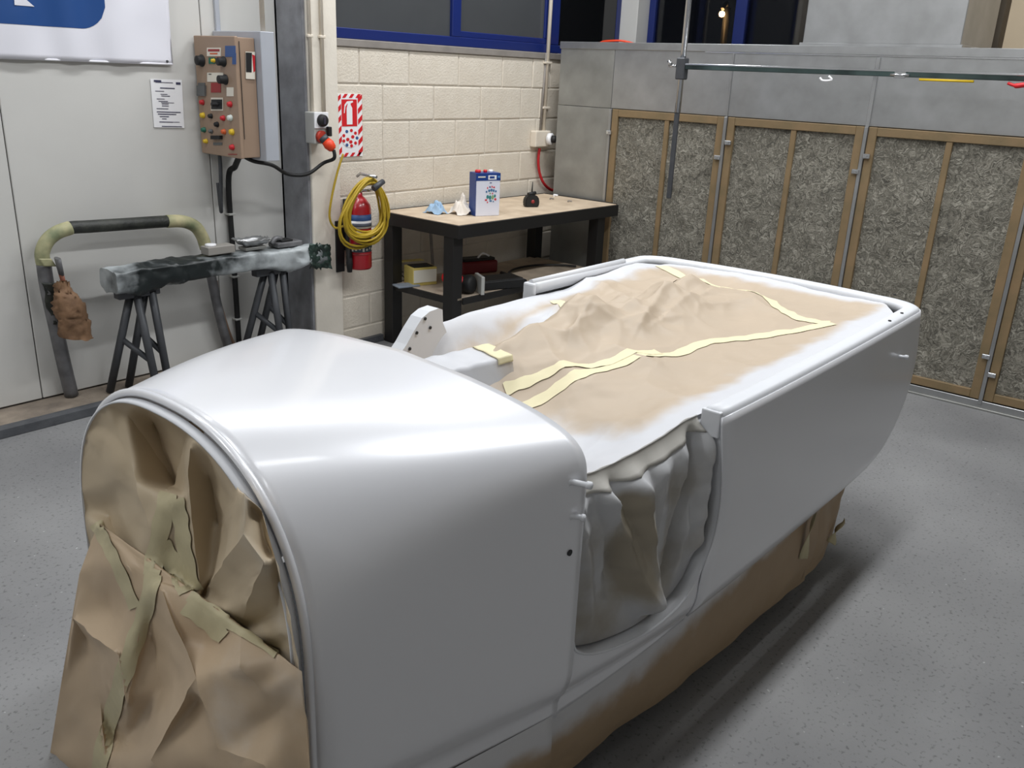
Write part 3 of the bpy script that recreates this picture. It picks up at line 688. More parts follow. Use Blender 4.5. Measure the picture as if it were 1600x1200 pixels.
cons = [(I(1), I(4)), (I(3), I(4)), (I(4), I(5)), (I(10), I(11)), (I(11), I(12)), (I(15), I(16)), (I(16), I(17)), (I(14), I(15)), (I(6), I(7)), (I(5), I(9)), (I(9), I(8)), (I(16), I(25)), (I(25), I(20)), (I(20), I(22)), (I(19), I(21)), (I(21), I(31)), (I(2), I(4)), (I(13), I(18)), (I(0), I(27)), (I(27), I(28))]
ps = facet_sheet(P, cons, 'arch_masking_paper', M_PAPERF, XA, sprayf=lambda p: max(0, min(1, .20+.40*sstep(-.15, -.40, p.y-YC)+.3*nz(p, 4))))
setp(ps, 'crumpled brown masking paper closing the arched front opening of the car', 'masking paper')
# lower front sheet
low = [(152, 565, .0), (165, 545, -.02), (235, 650, -.05), (275, 780, -.05), (305, 690, -.03), (320, 700, -.05), (430, 745, -.02), (540, 835, -.02), (640, 905, -.01), (706, 942, .0),
       (715, 1050, .0), (728, 1200, .0), (738, 1420, -.02), (745, 1640, -.02), (110, 680, -.05), (90, 800, -.08), (60, 980, -.08), (25, 1200, -.10), (-10, 1420, -.1), (-40, 1640, -.1),
       (210, 900, -.10), (160, 1000, -.04), (240, 1030, -.09), (300, 830, -.02), (420, 960, -.10), (330, 1000, -.03), (300, 1180, -.13), (430, 1000, -.05), (480, 1150, -.10), (600, 1000, -.05), (620, 1200, -.08), (540, 930, -.08),
       (240, 1120, -.02), (205, 1130, -.01), (180, 1200, -.07), (130, 860, -.03), (200, 780, -.02), (380, 850, -.06), (450, 880, -.03), (650, 1060, -.02), (400, 1300, -.1), (200, 1400, -.05), (560, 1400, -.12), (300, 1620, -.12), (500, 1640, -.08), (100, 1300, -.04)]
P = [(*Z(a, c), d*.8) for a, c, d in low]
cons = [(2, 3), (3, 22), (5, 24), (24, 28), (24, 26), (20, 22), (15, 20), (7, 31), (23, 25), (21, 34), (31, 29), (29, 39), (28, 30), (35, 15), (37, 24), (26, 40)]
pl = facet_sheet(P, cons, 'paper_apron', M_APRON, XA-.01, sprayf=lambda p: max(0, min(1, .08+.36*sstep(.1, -.42, p.y-YC)+.25*nz(p, 3)+.12*sstep(.5, .75, p.z))))
setp(pl, 'brown paper apron hanging below the front opening of the car', 'masking paper')
from mathutils.bvhtree import BVHTree
def bvh(o):
    off = worldloc(o); return BVHTree.FromPolygons([v.co+off for v in o.data.vertices], [p.vertices for p in o.data.polygons])
TR = {pl.name: bvh(pl), ps.name: bvh(ps)}
def stripX(pix, wpx, parent, m=M_TAPEG):
    """tape pressed on the paper: centre line and width in pixels, laid on the sheet it touches"""
    P = smooth_path([Vector((x, y, 0)) for x, y in pix], 10); b = MB(); n = len(P)-1
    def f(u, v):
        i = round(u*n); t = (P[min(i+1, n)]-P[max(i-1, 0)]).normalized(); q = P[i]+Vector((-t.y, t.x, 0))*(v-.5)*wpx*(1+.1*math.sin(i*.9))
        d = ray(q.x, q.y).normalized(); best = None
        for k in (pl.name, ps.name):
            h = TR[k].ray_cast(CAMP, d)
            if h[0] is not None and (best is None or h[3] < best[3]): best = h
        if best is None: return onX(q.x, q.y, XA-.03)
        nn = best[1]; nn = -nn if nn.dot(d) > 0 else nn
        return best[0]+nn*.003
    b.grid(f, n, 4); return b.build('tape_strip', m, parent)
stripX([Z(312, 680), Z(285, 790), Z(245, 900), Z(200, 1050), Z(165, 1200), Z(130, 1420)], 25, pl)
stripX([Z(155, 545), Z(180, 590), Z(215, 660), Z(262, 770)], 18, pl)
stripX([Z(395, 765), Z(450, 805), Z(500, 850)], 26, pl)
stripX([Z(350, 465), Z(330, 560), Z(305, 685)], 28, ps)
stripX([Z(372, 480), Z(385, 540), Z(395, 620), Z(418, 725)], 24, ps)
stripX([Z(405, 740), Z(480, 790), Z(540, 830), Z(640, 895)], 16, ps)
stripX([Z(330, 600), Z(370, 660), Z(400, 730)], 30, ps)
# paper on the far side of the front
b = MB(); b.grid(lambda u, v: Vector((lerp(XF+.0, XF+.34, u), 1.965+.05*u+.01*nz((u*5, v*4, 0), 1.5)+.04*sstep(.4, 1, v)*(1-u), lerp(.90, .08, v))), 12, 24, val=lambda u, v: .25)
setp(b.build('paper_strip', M_KRAFT), 'narrow strip of masking paper behind the left side of the front arch', 'masking paper')

# ================================================================== left wall things
# banner
b = MB()
def ban(u, v):
    X = lerp(1.0, 2.687, u); z = lerp(1.763, 2.75, v); d = .012+.020*(1+math.sin(u*30+v*2.5+2*math.sin(u*9)))*.5*(1-.5*v)+.006*nz((u*8, v*3, 1), 1.5)
    return Vector((X, YL-d-.004, z+(.0 if v > 0 else 0)-(u-.5)*.0))
b.grid(ban, 90, 40); b.solid(.001); bn = b.build('banner', M_BANW); setp(bn, 'white fabric banner with a blue rounded emblem, top left', 'banner')
def onb(px, py):
    p = onY(px, py, YL-.03); u = (p.x-1.0)/1.687; v = (p.z-1.763)/.987; return u, v
# blue shape with rounded corner following the cloth
c0 = onY(160, 10, YL); zb_ = onY(100, 43, YL).z
def blue(u, v):
    X = lerp(1.05, c0.x-.002, u); r = .13; xr = c0.x-r; lowz = zb_
    if X > xr: lowz = zb_+r-math.sqrt(max(0, r*r-(X-xr)**2))
    z = lerp(lowz, 2.70, v); q = ban((X-1.0)/1.687, (z-1.763)/.987); return Vector((q.x, q.y-.0025, q.z))
b = MB(); b.grid(blue, 60, 30); b.build('blue_emblem', M_BANB, bn)
pz = [onY(17, 8, YL), onY(50, 10.5, YL), onY(33, -3, YL), onY(20, -14, YL), onY(16, -14, YL)]
pp = []
for p in pz: q = ban((p.x-1.0)/1.687, (p.z-1.763)/.987); pp.append((q.x, q.y-.007, q.z))
MB().prism(pp, (0, .002, 0)).build('white_letter', M_BANW, bn)
b = MB(); b.tube([(1.0, YL-.018, 1.765), (2.687, YL-.018, 1.765)], .006, 6).tube([(2.685, YL-.018, 1.765), (2.685, YL-.014, 2.75)], .005, 6); b.build('hem', mat('hem_white', srgb(232, 232, 238), .9), bn)
p = onY(261, 96, YL-.02); MB().lathe([(.007, -.004), (.007, .004)], p, (0, -1, 0), 12).build('eyelet', M_DGREY, bn)
# notice
t = thing('notice_sheet', 'printed white notice sheet on the panel wall beside the control box', 'notice', onY(262, 200, YL))
nq = [onY(px, py, YL-.006) for px, py in ((235, 123), (284, 125), (288, 200), (241, 199))]
MB().prism(nq, (0, .003, 0)).build('sheet', M_WHITE, t)
M_INK = flat('ink', 60, 60, 86)
def nline(u0, u1, v, h):
    a = lambda u, vv: nq[0].lerp(nq[1], u).lerp(nq[3].lerp(nq[2], u), vv)
    MB().prism([a(u0, v)+Vector((0, -.001, 0)), a(u1, v)+Vector((0, -.001, 0)), a(u1, v+h)+Vector((0, -.001, 0)), a(u0, v+h)+Vector((0, -.001, 0))], (0, -.0006, 0)).build('print_line', M_INK, t)
for u0, u1, v, h in [(.1, .33, .02, .04), (.15, .7, .06, .012), (.8, .95, .05, .05), (.28, .75, .17, .02), (.12, .4, .24, .012), (.28, .5, .30, .012), (.3, .58, .335, .014), (.15, .4, .40, .012), (.2, .5, .445, .014), (.28, .7, .475, .01), (.3, .52, .50, .012), (.3, .52, .54, .014), (.12, .5, .60, .014), (.12, .9, .665, .018), (.15, .75, .71, .018), (.2, .5, .76, .018), (.27, .42, .81, .014), (.18, .62, .875, .016), (.62, .85, .875, .01), (.25, .92, .965, .016)]: nline(u0, u1, v, h)
# wall strip and conduit over the box
a = onY(339, 42, YL); setp(MB().box((a.x-.016, YL-.02, a.z-.15), (a.x+.012, YL, CEIL-.01), .004).build('conduit', M_GREYP), 'narrow pale blue conduit rising above the control box', 'conduit')

# control box on a plate standing out from the wall
BXX, Y0, Y1, ZB0, ZB1 = 2.825, 4.315, 4.70, 1.295, 1.915
t = thing('control_box', 'brown control box with rows of coloured buttons on a grey bracket plate', 'control box', (BXX+.08, 4.5, ZB0))
MB().box((BXX+.012, Y0, ZB0), (BXX+.125, Y1, ZB1), .004).build('enclosure', M_BROWN, t)
door = MB().box((BXX, Y0-.004, ZB0-.004), (BXX+.022, Y1+.004, ZB1+.004), .005).build('door', M_BROWN, t)
MB().box((BXX+.128, 4.262, ZB0-.018), (BXX+.215, YL-.004, ZB1+.035), .003, 1).build('bracket_plate', M_GREYP, t)
def bp_(zx, zy): return onX(zx/4.617+280, zy/4.617+20, BXX)
def patch(z4, m, nm, d=.0025):
    (x0, y0_, x1, y1_) = z4; q = [bp_(x0, y0_), bp_(x1, y0_), bp_(x1, y1_), bp_(x0, y1_)]
    return MB().prism([p+Vector((-.0005, 0, 0)) for p in q], (-d, 0, 0)).build(nm, m, door)
def button(zx, zy, r, m, nm='button', ln=.02, ring=True):
    p = bp_(zx, zy); b = MB(); b.lathe([(r*1.25, 0), (r*1.25, .005), (r, .006), (r, ln-.003), (r*.8, ln), (0.0005, ln)], p, (-1, 0, 0), 14); return b.build(nm, m, door)
C = {'red': flat('button_red', 196, 30, 40), 'yel': flat('button_yellow', 222, 186, 40), 'grn': flat('button_green', 30, 104, 84), 'wht': flat('button_white', 214, 222, 216), 'blk': M_BLK2, 'gry': flat('button_grey', 96, 98, 98), 'ora': flat('button_orange', 206, 92, 40), 'blu': flat('label_blue', 54, 86, 140), 'lab': flat('label_paper', 226, 220, 206), 'redl': flat('label_red', 150, 44, 44)}
patch((203, 252, 303, 313), C['lab'], 'label_plate'); patch((212, 262, 295, 280), C['redl'], 'label_print', .0035); patch((225, 290, 280, 300), C['ora'], 'label_print', .0035)
patch((334, 238, 408, 318), C['blu'], 'label_plate'); patch((385, 290, 412, 372), C['blu'], 'label_plate', .002)
patch((205, 432, 320, 498), C['lab'], 'label_plate'); patch((216, 440, 236, 446), M_BLK2, 'label_print', .0035)
patch((232, 505, 302, 575), C['redl'], 'meter'); patch((345, 538, 394, 602), C['lab'], 'label_plate')
patch((138, 505, 188, 530), C['gry'], 'label_plate'); patch((140, 525, 196, 600), C['gry'], 'rocker_switch', .012)
patch((232, 612, 318, 706), C['lab'], 'switch_plate'); patch((238, 625, 314, 695), C['blk'], 'switch_plate', .006); button(280, 660, .012, C['blk'], 'rotary_knob', .04)
patch((215, 322, 262, 368), C['grn'], 'label_plate'); patch((268, 318, 300, 365), C['ora'], 'label_plate')
button(165, 345, .026, C['blk'], 'rotary_knob', .035); button(322, 352, .022, C['blk'], 'rotary_knob', .04); button(335, 482, .022, C['blk'], 'rotary_knob', .045)
for zx, zy, c, r in [(172, 646, 'red', .012), (372, 660, 'red', .013), (176, 740, 'yel', .013), (233, 745, 'blk', .011), (322, 760, 'red', .012), (374, 758, 'wht', .014), (277, 805, 'blk', .012), (184, 844, 'grn', .012), (236, 855, 'gry', .010), (328, 858, 'ora', .012), (386, 860, 'yel', .014), (198, 926, 'yel', .011), (388, 970, 'red', .013), (255, 345, 'yel', .009)]: button(zx, zy, r, C[c])
patch((248, 935, 312, 955), C['gry'], 'label_plate'); patch((248, 885, 314, 912), C['blk'], 'lever_switch', .02); patch((355, 1018, 418, 1024), C['redl'], 'label_print')
# front strip label on the end face
q = [onY(px/4.617+280, py/4.617+20, Y0-.0055) for px, py in ((478, 280), (545, 282), (545, 480), (480, 476))]
MB().prism(q, (0, -.002, 0)).build('end_label', C['lab'], t)
q = [onY(px/4.617+280, py/4.617+20, Y0-.0075) for px, py in ((480, 286), (524, 288), (522, 430), (482, 428))]
MB().prism(q, (0, -.001, 0)).build('label_print', M_BLK2, t); q = [onY(px/4.617+280, py/4.617+20, Y0-.0075) for px, py in ((526, 300), (546, 310), (548, 420), (536, 430))]
MB().prism(q, (0, -.001, 0)).build('label_print', C['red'], t)
MB().box((BXX+.026, Y0-.0052, ZB0+.1), (BXX+.029, Y0-.003, ZB1-.02)).build('door_gap', M_BLK2, t)
cp = [(BXX+.15, 4.2, ZB1+.03), (BXX+.15, 4.2, CEIL-.01)]
setp(MB().rod((BXX+.165, 4.29, ZB1+.036), (BXX+.165, 4.29, CEIL-.005), .013).build('conduit', M_CONDUIT), 'cream conduit rising from the control box bracket', 'conduit')
# black conduit down the wall from the box
c1 = [onY(px, py, YL-.03) for px, py in ((352, 255), (356, 300), (362, 360), (367, 450), (373, 555))]; c1 = [Vector((x.x, YL-.03, x.z)) for x in c1]
tt = thing('black_conduit', 'black conduit running down the panel wall below the control box', 'conduit', (c1[-1].x, YL-.03, LZ))
xx = c1[2].x
MB().tube(smooth_path([(BXX+.08, 4.45, ZB0-.001), (xx-.02, 4.58, 1.22), (xx, YL-.03, 1.12), (xx, YL-.03, .6), (xx, YL-.03, LZ+.002)], 8), .017).build('pipe', M_BLK2, tt)
for z in (.93, .55, .28): MB().box((xx-.022, YL-.05, z-.006), (xx+.022, YL, z+.006), .002, 1).build('saddle', M_PGREY, tt)
setp(MB().tube(smooth_path([(BXX+.06, 4.62, ZB0-.001), (BXX+.06, 4.62, 1.2), (BXX+.055, 4.63, 1.02), (BXX+.07, 4.66, .96), (BXX+.075, 4.68, 1.12)], 6), .011).build('hanging_lead', M_DGREY), 'dark hanging lead tail under the control box', 'cable')

# outlet on the pier
PYF = YB-.02
t = thing('switched_outlet', 'grey switched outlet box with round dial on the cream pier', 'outlet', onY(498, 225, PYF))
def oq(zx, zy, Y): return onY(zx/4.6125+400, zy/4.6125, Y)
a = oq(418, 810, PYF-.09); c = oq(520, 1035, PYF-.09)
MB().box((a.x, PYF-.09, c.z), (c.x+.0, PYF, a.z), .006).build('housing', M_PGREY, t)
MB().box((a.x-.002, PYF-.098, oq(470, 925, PYF-.09).z), (c.x+.002, PYF-.088, a.z+.001), .003).build('switch_cover', M_WHITE, t)
d = oq(474, 868, PYF-.098); dial = MB().lathe([(.036, 0), (.034, .02), (.03, .026), (.0005, .026)], d, (0, -1, 0), 20).build('dial', M_BLK2, t)
MB().box((d.x-.006, PYF-.13, d.z-.02), (d.x+.006, PYF-.122, d.z+.02), .002).build('dial_grip', flat('dial_grip_grey', 60, 56, 70), dial)
e = oq(462, 985, PYF-.09); MB().lathe([(.036, 0), (.036, .02), (.030, .022), (.0005, .022)], e, (0.1, -1, 0), 20).build('socket', flat('socket_red', 170, 48, 30), t)
pl0 = e+Vector((.0, -.02, 0)); pe = oq(560, 1080, PYF-.16)
pg = thing('power_plug', 'orange and black power plug pushed into the outlet', 'plug', pe)
MB().tube([pl0, pl0.lerp(pe, .35)], [.03, .026], 14).build('collar', M_DGREY, pg)
MB().tube([pl0.lerp(pe, .3), pl0.lerp(pe, .6), pl0.lerp(pe, .9), pe], [.027, .034, .026, .016], 14).build('grip', M_ORANGE, pg)
q = oq(530, 945, PYF-.12); MB().box((q.x-.01, PYF-.13, q.z-.03), (q.x+.012, PYF-.1, q.z+.025), .004).build('flap', M_BLK2, t)
cb = smooth_path([pe, pe+Vector((.0, -.0, -.05)), onY(505, 255, 4.36), onY(480, 272, 4.38), onY(450, 272, 4.42), onY(425, 258, 4.40), (BXX+.14, 4.40, ZB0-.03), (BXX+.09, 4.42, ZB0-.004)], 8)
setp(MB().tube(cb, .011).build('black_cable', M_BLK2), 'black cable swinging from orange plug to the control box', 'cable')
for k, px in enumerate((484.5, 503.5)):
    x = onY(px, 90, PYF-.01).x
    tt = thing('conduit', ['cream conduit on the pier nearer the steel column', 'cream conduit on the pier nearer the block wall'][k], 'conduit', (x, PYF-.012, a.z), 'conduits above the outlet')
    MB().rod((x, PYF-.012, a.z-.002), (x, PYF-.012, CEIL-.004), .011).build('pipe', M_CONDUIT, tt)
    for z in (1.95, 2.8): MB().box((x-.02, PYF-.024, z-.008), (x+.02, PYF, z+.008), .003, 1).build('saddle', M_CONDUIT, tt)

# fire sign
SY = YB-.006
t = thing('fire_sign', 'red and white striped fire extinguisher sign on the block wall', 'sign', onY(548, 243, SY))
def sq(zx, zy, Y=SY): return onY(zx/4.2875+470, zy/4.2875+150, Y)
s00, s11 = sq(235, -15), sq(413, 402)
W_, H_ = s11.x-s00.x, s00.z-s11.z
def sp_(u, v, d=0): return Vector((s00.x+u*W_, SY-.003-d, s00.z-v*H_))
MB().box((s00.x, SY-.003, s11.z), (s11.x, SY+.003, s00.z), .001, 1).build('plate', M_WHITE, t)
for k in range(6):   # left and right hazard bars
    v = -.02+k*.17
    for u0, u1 in ((.0, .17), (.83, 1.)):
        va = [v+.085, v+.0, v+.085, v+.17]
        q = [sp_(u0, min(1, max(0, va[0])), .0005), sp_(u1, min(1, max(0, va[1])), .0005), sp_(u1, min(1, va[2]), .0005), sp_(u0, min(1, va[3]), .0005)]
        if (q[0]-q[3]).length > .004: MB().prism(q, (0, -.0008, 0)).build('hazard_bar', M_SRED, t)
for u in (.22, .48, .74):
    for v0 in (.0, .935): MB().prism([sp_(u, v0+.06, .0005), sp_(u+.10, v0, .0005), sp_(min(1, u+.22), v0, .0005), sp_(u+.12, v0+.06, .0005)], (0, -.0008, 0)).build('hazard_bar', M_SRED, t)
MB().prism([sp_(.19, .085, .0005), sp_(.79, .085, .0005), sp_(.79, .51, .0005), sp_(.19, .51, .0005)], (0, -.0008, 0)).build('red_field', M_SRED, t)
b = MB(); ic = [(.38, .48), (.38, .22), (.42, .17), (.42, .145), (.33, .20), (.30, .30), (.27, .30), (.30, .17), (.40, .115), (.62, .105), (.64, .13), (.54, .145), (.54, .17), (.60, .22), (.60, .48)]
b.prism([sp_(u, v, .0018) for u, v in ic], (0, -.0006, 0)); b.build('extinguisher_icon', M_WHITE, t)
cc = (.50, .70)
b = MB(); b.prism([sp_(cc[0]+.33*math.cos(k*math.pi/12), cc[1]+.15*math.sin(k*math.pi/12), .0012) for k in range(24)], (0, -.0006, 0)); b.build('emblem_disc', M_WHITE, t)
for k in range(9):
    a_ = k*.7; rr = .27; u, v = cc[0]+rr*math.cos(a_), cc[1]+.125*math.sin(a_)
    b = MB(); b.prism([sp_(u+.06*math.cos(j*math.pi/4), v+.028*math.sin(j*math.pi/4), .002) for j in range(8)], (0, -.0005, 0)); b.build('emblem_mark', M_SRED if k % 3 else C['blu'], t)
for du, dv in ((-.1, .02), (.1, -.02), (.02, .06)):
    b = MB(); b.prism([sp_(cc[0]+du+.07*math.cos(j*math.pi/4), cc[1]+dv+.03*math.sin(j*math.pi/4), .002) for j in range(8)], (0, -.0005, 0)); b.build('emblem_mark', M_SRED if du else flat('emblem_pale_blue', 150, 170, 196), t)

# fire extinguisher
EX = onY(563, 360, 4.33).x; EY = 4.345; EZ0 = onY(565, 418, EY).z; EZ1 = onY(567, 300, EY).z
t = thing('fire_extinguisher', 'red fire extinguisher hung on the block wall behind the yellow cable coil', 'fire extinguisher', (EX, EY, EZ0))
h = EZ1-EZ0; R_ = .08
MB().lathe([(R_*.9, 0), (R_, .012), (R_, h*.78), (R_*.92, h*.85), (R_*.6, h*.92), (.028, h*.96), (.026, h)], (EX, EY, EZ0), n=28).build('cylinder', M_RED, t)
def wraplabel(z0, z1, a0, a1, m, nm='label', r=R_+.001):
    b = MB(); b.grid(lambda u, v: Vector((EX+r*math.sin(lerp(a0, a1, u)), EY-r*math.cos(lerp(a0, a1, u)), lerp(z0, z1, v))), 14, 2); b.solid(.0008); return b.build(nm, m, t)
wraplabel(EZ0+h*.62, EZ0+h*.73, -1.5, .7, C['blu']); wraplabel(EZ0+h*.55, EZ0+h*.65, -1.4, .75, M_WHITE, r=R_+.002)
wraplabel(EZ0+h*.575, EZ0+h*.62, -1.2, .55, flat('label_text', 90, 96, 110), 'label_print', R_+.003)
wraplabel(EZ0+h*.46, EZ0+h*.52, -1.0, .4, C['lab']); wraplabel(EZ0+h*.24, EZ0+h*.35, -1.5, .8, flat('label_dark', 60, 76, 86)); wraplabel(EZ0+h*.20, EZ0+h*.22, -1.4, .7, C['redl'])
for k in range(7): wraplabel(EZ0+h*(.25+.012*(k % 3)), EZ0+h*(.29+.015*(k % 2)), -1.3+k*.29, -1.15+k*.29, C['lab'], 'label_print', R_+.003)
MB().lathe([(.026, 0), (.026, .03), (.018, .034)], (EX, EY, EZ1), n=14).build('valve', M_CHROME, t)
MB().tube(smooth_path([(EX, EY, EZ1+.03), (EX+.03, EY-.03, EZ1+.05), (EX+.09, EY-.05, EZ1+.055)], 4), .012).tube([(EX, EY, EZ1+.01), (EX+.08, EY-.045, EZ1+.015)], .010).build('handle', M_CHROME, t)
MB().tube(smooth_path([(EX-.02, EY, EZ1+.02), (EX-.09, EY-.03, EZ1-.02), (EX-.105, EY-.02, EZ1-.2), (EX-.10, EY-.01, EZ0+.10), (EX-.098, EY-.02, EZ0+.03)], 8), [.011]*25+[.014]*8).build('hose', M_BLK2, t)
MB().tube([(EX-.098, EY-.02, EZ0+.14), (EX-.098, EY-.02, EZ0+.05), (EX-.098, EY-.02, EZ0-.01)], [.014, .022, .016]).build('nozzle', M_BLK2, t)
MB().box((EX-.03, EY+.05, EZ0+.1), (EX+.03, YB+.002, EZ1-.05), .004).build('wall_bracket', M_DGREY, t)
MB().box((EX-.115, YB-.03, EZ0-.03), (EX-.05, YB, EZ0+.30), .003).build('back_board', M_BLK2, t)
# yellow cable coil
t = thing('cable_coil', 'coil of yellow extension cable hanging over the fire extinguisher', 'cable', (EX, EY-.09, EZ1-.42))
rnd = random.Random(3)
hk = Vector((EX-.01, EY-.095, EZ1+.10))
for k in range(14):
    wx = .125+.055*rnd.random(); bt = EZ0+h*.48-.11*rnd.random()+.03; ox = rnd.uniform(-.065, .0)-.01; yy = EY-.098-.005*k*.7; sw = rnd.uniform(-.02, .02)
    pts = []
    for j in range(29):
        a = 2*math.pi*j/28; zt2 = hk.z+rnd.uniform(-.0, .0)-.008*(k % 4); zc = (zt2+bt)/2; hh = (zt2-bt)/2
        x = wx*math.sin(a)*(1-.32*math.cos(a)); pts.append((EX+ox*(1-.7*max(0, math.cos(a)))+x, yy+.006*math.sin(a*2+k), zc+hh*math.cos(a)+sw*math.sin(a)))
    MB().tube(pts, .0075, 8, cap=False).build('cable_loop', M_YEL, t)
MB().tube(smooth_path([oq(628, 1110, 4.40), onY(527, 270, 4.40), onY(518, 310, 4.40), onY(515, 340, 4.40), onY(524, 356, 4.385), onY(540, 352, 4.27)], 8), .0072).build('cable_tail', M_YEL, t)
MB().tube([hk+Vector((0, .09, .0)), hk+Vector((0, .06, .02)), hk+Vector((.01, -.08, .012))], .009).build('hook', M_CHROME, t)
MB().tube([(EX-.03, EY-.18, hk.z-.055), (EX+.05, EY-.18, hk.z-.015)], [.02, .017]).build('cable_socket', M_DGREY, t)

# right outlet
t = thing('wall_outlet', 'cream wall outlet in the corner above the bench with red lead', 'outlet', onY(848, 232, YB))
a, c = onY(838, 205, YB-.06), onY(860, 229, YB-.06)
MB().box((a.x, YB-.06, c.z), (c.x, YB, a.z), .008).build('housing', M_CONDUIT, t)
p = onY(857, 217, YB-.062); sk_ = MB().lathe([(.045, 0), (.045, .03), (.035, .034), (.0005, .034)], p, (.2, -1, 0), 18).build('socket', M_WHITE, t); MB().lathe([(.03, .034), (.026, .065), (.0005, .066)], p, (.2, -1, 0), 14).build('plug', M_BLK2, sk_)
r0_ = onY(843, 232, YB-.03)
setp(MB().tube(smooth_path([r0_+Vector((0, 0, .002)), onY(841, 250, YB-.03), onY(843, 270, YB-.03), onY(850, 287, YB-.04), onY(862, 297, YB-.03), (5.83, YB-.04, .93)], 8), .011).build('red_lead', flat('red_rubber', 178, 26, 34)), 'red lead curving down from the corner outlet behind the bench', 'cable')
x0 = onY(850, 190, YB).x; x1 = onY(862, 10, YB).x; xm = (x0+x1)/2
t = thing('conduit', 'tall conduit running up the block wall above the corner outlet', 'conduit', (xm, YB-.012, a.z))
MB().rod((xm-.03, YB-.014, a.z-.002), (xm+.0, YB-.014, CEIL-.004), .015).build('pipe', M_CONDUIT, t)
MB().rod((xm-.065, YB-.010, a.z-.002), (xm-.04, YB-.010, 1.95), .008).build('side_pipe', M_SILL, t)
for z in (1.55, 1.88): MB().box((xm-.06, YB-.03, z-.008), (xm+.02, YB, z+.008), .003).build('saddle', M_CONDUIT, t)

# ================================================================== workbench
BZ = .90
bl, br = onZ(600, 330, BZ), onZ(846, 299, BZ); fl_, fr = onZ(712, 352, BZ), onZ(976, 320, BZ)
bx0, bx1 = 3.94, 5.62; by0, by1 = 3.70, 4.415
t = thing('workbench', 'black steel workbench with pale board top and lower shelf', 'workbench', ((bx0+bx1)/2, (by0+by1)/2, 0))
ry = -.055/1.7     # slight turn
def BP(x, y, z): return Vector((x, y+(x-bx0)*ry*1.0+.02, z))
def bbox(x0, y0, z0, x1, y1, z1, nm, m, bev=.002):
    b = MB(); b.hexa([BP(x0, y0, z0), BP(x1, y0, z0), BP(x1, y1, z0), BP(x0, y1, z0), BP(x0, y0, z1), BP(x1, y0, z1), BP(x1, y1, z1), BP(x0, y1, z1)])
    bmesh.ops.bevel(b.bm, geom=list(b.bm.edges), offset=bev, segments=1, affect='EDGES'); return b.build(nm, m, t)
bbox(bx0+.01, by0+.012, BZ-.018, bx1-.01, by1-.01, BZ, 'bench_top', M_BTOP)
bbox(bx0, by0, BZ-.085, bx1, by0+.012, BZ-.004, 'apron', M_BLACK); bbox(bx0, by1-.010, BZ-.085, bx1, by1, BZ+.004, 'apron', M_BLACK)
bbox(bx0, by0+.012, BZ-.085, bx0+.012, by1-.01, BZ-.004, 'apron', M_BLACK); bbox(bx1-.012, by0+.012, BZ-.085, bx1, by1-.01, BZ+.006, 'apron', M_BLACK)
L4 = .085
for x, y in ((bx0+.006, by0+.05), (bx1-.20, by0+.03), (bx0+.012, by1-.10), (bx1-.20, by1-.10)): bbox(x, y, 0, x+L4, y+L4, BZ-.018, 'leg', M_BLACK)
SZ = .42
bbox(bx0+.05, by0+.05, SZ-.016, bx1-.16, by1-.05, SZ, 'shelf', M_SHELF)
bbox(bx0+.09, by0+.034, SZ-.045, bx1-.2, by0+.05, SZ-.002, 'shelf_rail', M_BLACK); bbox(bx0+.03, by0+.1, SZ-.045, bx0+.05, by1-.1, SZ-.002, 'shelf_rail', M_BLACK)
# paint tin
c = onZ(757, 338, BZ)
ta, tb = onZ(738, 340, BZ), onZ(778, 338, BZ)
tw = .175; td = .10; th = .275
tx, ty = 4.285, 3.90
t = thing('paint_tin', 'white rectangular paint tin with blue top band on the workbench', 'tin', (tx, ty, BZ))
ang = math.radians(-22)
def TP(u, v, z): return Vector((tx+u*math.cos(ang)-v*math.sin(ang), ty+u*math.sin(ang)+v*math.cos(ang), BZ+z))
def tbx(u0, v0, z0, u1, v1, z1, nm, m, bev=.003):
    b = MB(); b.hexa([TP(u0, v0, z0), TP(u1, v0, z0), TP(u1, v1, z0), TP(u0, v1, z0), TP(u0, v0, z1), TP(u1, v0, z1), TP(u1, v1, z1), TP(u0, v1, z1)])
    bmesh.ops.bevel(b.bm, geom=list(b.bm.edges), offset=bev, segments=2, affect='EDGES'); return b.build(nm, m, t)
M_TBLUE = flat('tin_blue', 28, 62, 132, .35); M_TWH = flat('tin_white', 226, 228, 240, .35)
tbx(0, 0, 0, tw, td, th, 'can_body', M_TWH); tbx(-.0015, -.0015, th-.048, tw+.0015, td+.0015, th+.002, 'top_band', M_TBLUE, .002)
tbx(-.0018, .001, .002, .001, td-.001, th-.04, 'side_panel', M_TBLUE, .0005)
tbx(.085, -.003, th-.040, .145, -.001, th-.012, 'band_label', M_WHITE, .0004); tbx(.095, -.0042, th-.032, .13, -.002, th-.018, 'label_print', M_TBLUE, .0003)
tbx(.012, -.003, th-.026, .065, -.001, th-.018, 'label_print', C['lab'], .0003); tbx(.155, -.003, th-.028, .17, -.001, th-.016, 'label_print', flat('label_cyan', 90, 150, 210), .0003)
PR = {'b': flat('print_blue', 70, 120, 160), 't': flat('print_teal', 50, 130, 130), 'r': flat('print_red', 204, 56, 70), 'g': flat('print_green', 140, 170, 120), 'n': flat('print_navy', 60, 70, 120)}
